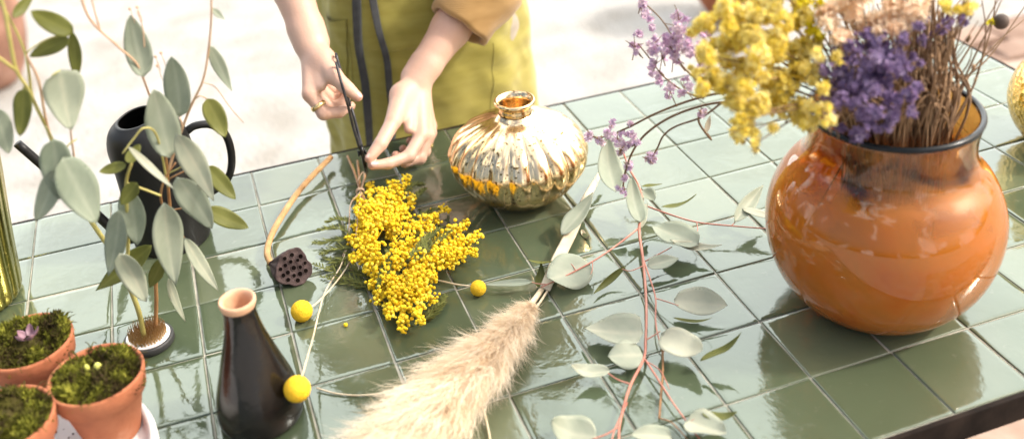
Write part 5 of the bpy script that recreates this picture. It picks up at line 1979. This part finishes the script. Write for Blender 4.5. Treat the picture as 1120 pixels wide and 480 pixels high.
# fine twigs leaning right, one dark seed head
tw = thing('seed_head_twig', 'thin leaning twigs with one dark round seed head at the right edge of the bouquet', 'dried stems', pD(1094, 23, 1.0), 'dried flowers in the amber vase')
for px in ([(1020, 180, 1.02), (1046, 108, 1.01), (1066, 62, 1.005), (1082, 30, 1.0), (1100, -10, 1.0)], [(1015, 180, 1.02), (1054, 118, 1.02), (1072, 72, 1.02), (1086, 22, 1.02), (1090, -20, 1.02)],
           [(1010, 180, 1.02), (1034, 100, 1.0), (1062, 50, 1.0), (1078, 24, 1.0), (1094, -4, 1.0)], [(1020, 180, 1.02), (1056, 90, 1.03), (1090, 48, 1.04), (1122, 20, 1.05)],
           [(1015, 180, 1.02), (1050, 96, 1.02), (1084, 60, 1.03), (1130, -6, 1.04)], [(1012, 180, 1.02), (1030, 110, 1.0), (1044, 60, .99), (1056, 10, .985), (1060, -20, .98)],
           [(1018, 180, 1.02), (1052, 118, 1.01), (1068, 86, 1.01), (1078, 40, 1.0), (1074, 0, 1.0)]):
    dstem(tw, px, [.0012, .0010, .0005], 'twig')
mb = MB()
c = pD(1095, 24, 1.0)
mb.add([c + v * .0078 * np.array([1, 1, 1.05]) for v in ICO2[0]], ICO2[1])
mb.build('seed_head', M['poppy'], tw)
mb = MB()
cluster(mb, 1084, 23, 6, 1.0, 1.5, (.003, .004), .5)
mb.build('flower_cluster', M['lemon'], tw)

# ================================================================== BEHIND THE TABLE
def clay_pot(px, py, prof, label, name='clay_pot', m_='terracotta'):
    b_ = pz(px, py, -T)
    mb = MB()
    lathe(mb, b_ + np.array([0, 0, .001]), curve_prof(prof, 6) if len(prof) > 8 else prof, 72)
    o = mb.build(name, M[m_], origin=b_)
    tag(o, label, 'flowerpot')
    return o


clay_pot(800, 18, [(.055, 0), (.085, .02), (.125, .08), (.145, .15), (.150, .22), (.140, .28), (.150, .30), (.152, .33), (.138, .33), (.128, .28), (.02, .26)], 'rounded salmon clay pot on the pale ground behind the yellow statice')
clay_pot(-14, 92, [(.10, 0), (.13, .03), (.165, .12), (.18, .24), (.165, .34), (.13, .40), (.14, .43), (.145, .45), (.125, .45), (.115, .40), (.02, .36)], 'reddish brown clay jar on the ground behind the eucalyptus, cut off by the frame', 'clay_jar', 'old_clay')

# ================================================================== CAMERA
cam = bpy.data.cameras.new('camera')
co = bpy.data.objects.new('camera', cam)
COL.objects.link(co)
from mathutils import Matrix
Mx = Matrix(((RC[0][0], -RC[1][0], -RC[2][0], CC[0]), (RC[0][1], -RC[1][1], -RC[2][1], CC[1]), (RC[0][2], -RC[1][2], -RC[2][2], CC[2]), (0, 0, 0, 1)))
co.matrix_world = Mx
cam.sensor_width = 36
cam.sensor_fit = 'HORIZONTAL'
cam.lens = 36 * FPX / 1120
cam.shift_y = -(240 - CY) / 1120
cam.clip_start = 0.02
cam.clip_end = 1000
cam.dof.use_dof = True
cam.dof.focus_distance = 1.30
cam.dof.aperture_fstop = 2.8
scene.camera = co

# ================================================================== LIGHT
ADDED_CLOUD = 19.5
sd = nrm((.706, -.266, .672))
el = math.asin(sd[2])
az = math.atan2(sd[0], sd[1])
w = bpy.data.worlds.new('World')
scene.world = w
w.use_nodes = True
nt = w.node_tree
sky = nt.nodes.new('ShaderNodeTexSky')
sky.sky_type = 'NISHITA'
sky.sun_disc = False
sky.sun_elevation = el
sky.sun_rotation = az
sky.altitude = 0
sky.air_density = 1.0
sky.dust_density = 7.0
sky.ozone_density = 0.6
# bright thin cloud bank added out of view behind the table to whiten glaze reflections
tcw = nt.nodes.new('ShaderNodeTexCoord')
dt = nt.nodes.new('ShaderNodeVectorMath')
dt.operation = 'DOT_PRODUCT'
dt.inputs[1].default_value = nrm((.28, .86, .54)).tolist()
nt.links.new(tcw.outputs['Generated'], dt.inputs[0])
cn = nt.nodes.new('ShaderNodeTexNoise')
cn.inputs['Scale'].default_value = 2.6
cn.inputs['Detail'].default_value = 6
nt.links.new(tcw.outputs['Generated'], cn.inputs['Vector'])
am = nt.nodes.new('ShaderNodeMath')
am.operation = 'MULTIPLY_ADD'
am.inputs[1].default_value = 0.34
nt.links.new(cn.outputs['Fac'], am.inputs[0])
nt.links.new(dt.outputs['Value'], am.inputs[2])
mrw = nt.nodes.new('ShaderNodeMapRange')
mrw.interpolation_type = 'SMOOTHSTEP'
mrw.inputs[1].default_value = 0.74
mrw.inputs[2].default_value = 0.98
nt.links.new(am.outputs[0], mrw.inputs[0])
mxw = nt.nodes.new('ShaderNodeMix')
mxw.data_type = 'RGBA'
nt.links.new(mrw.outputs[0], mxw.inputs[0])
nt.links.new(sky.outputs[0], mxw.inputs[6])
mxw.inputs[7].default_value = (ADDED_CLOUD * 0.97, ADDED_CLOUD * 1.0, ADDED_CLOUD * 0.98, 1)
# small clouds added over the rest of the sky to break up vase reflections
c2 = nt.nodes.new('ShaderNodeTexNoise')
c2.inputs['Scale'].default_value = 3.4
c2.inputs['Detail'].default_value = 7
c2.inputs['Distortion'].default_value = 0.5
nt.links.new(tcw.outputs['Generated'], c2.inputs['Vector'])
m2 = nt.nodes.new('ShaderNodeMapRange')
m2.interpolation_type = 'SMOOTHSTEP'
m2.inputs[1].default_value = 0.53
m2.inputs[2].default_value = 0.62
m2.inputs[4].default_value = 0.75
nt.links.new(c2.outputs['Fac'], m2.inputs[0])
mx2 = nt.nodes.new('ShaderNodeMix')
mx2.data_type = 'RGBA'
nt.links.new(m2.outputs[0], mx2.inputs[0])
nt.links.new(mxw.outputs[2], mx2.inputs[6])
mx2.inputs[7].default_value = (13, 13, 12.8, 1)
nt.links.new(mx2.outputs[2], nt.nodes['Background'].inputs['Color'])
nt.nodes['Background'].inputs['Strength'].default_value = 0.13
sl_ = bpy.data.lights.new('sun', 'SUN')
sl_.energy = 1.75
sl_.angle = math.radians(4.0)
sl_.color = (1.0, 0.955, 0.88)
so_ = bpy.data.objects.new('sun', sl_)
COL.objects.link(so_)
so_.rotation_euler = Vector(sd.tolist()).to_track_quat('Z', 'Y').to_euler()
so_.location = (3, -1, 4)
vs = scene.view_settings
vs.view_transform = 'Standard'
vs.look = 'None'
vs.exposure = 1.0
vs.gamma = 1.0
vs.use_curve_mapping = False
for o in scene.objects:
    if '_o' in o:
        del o['_o']
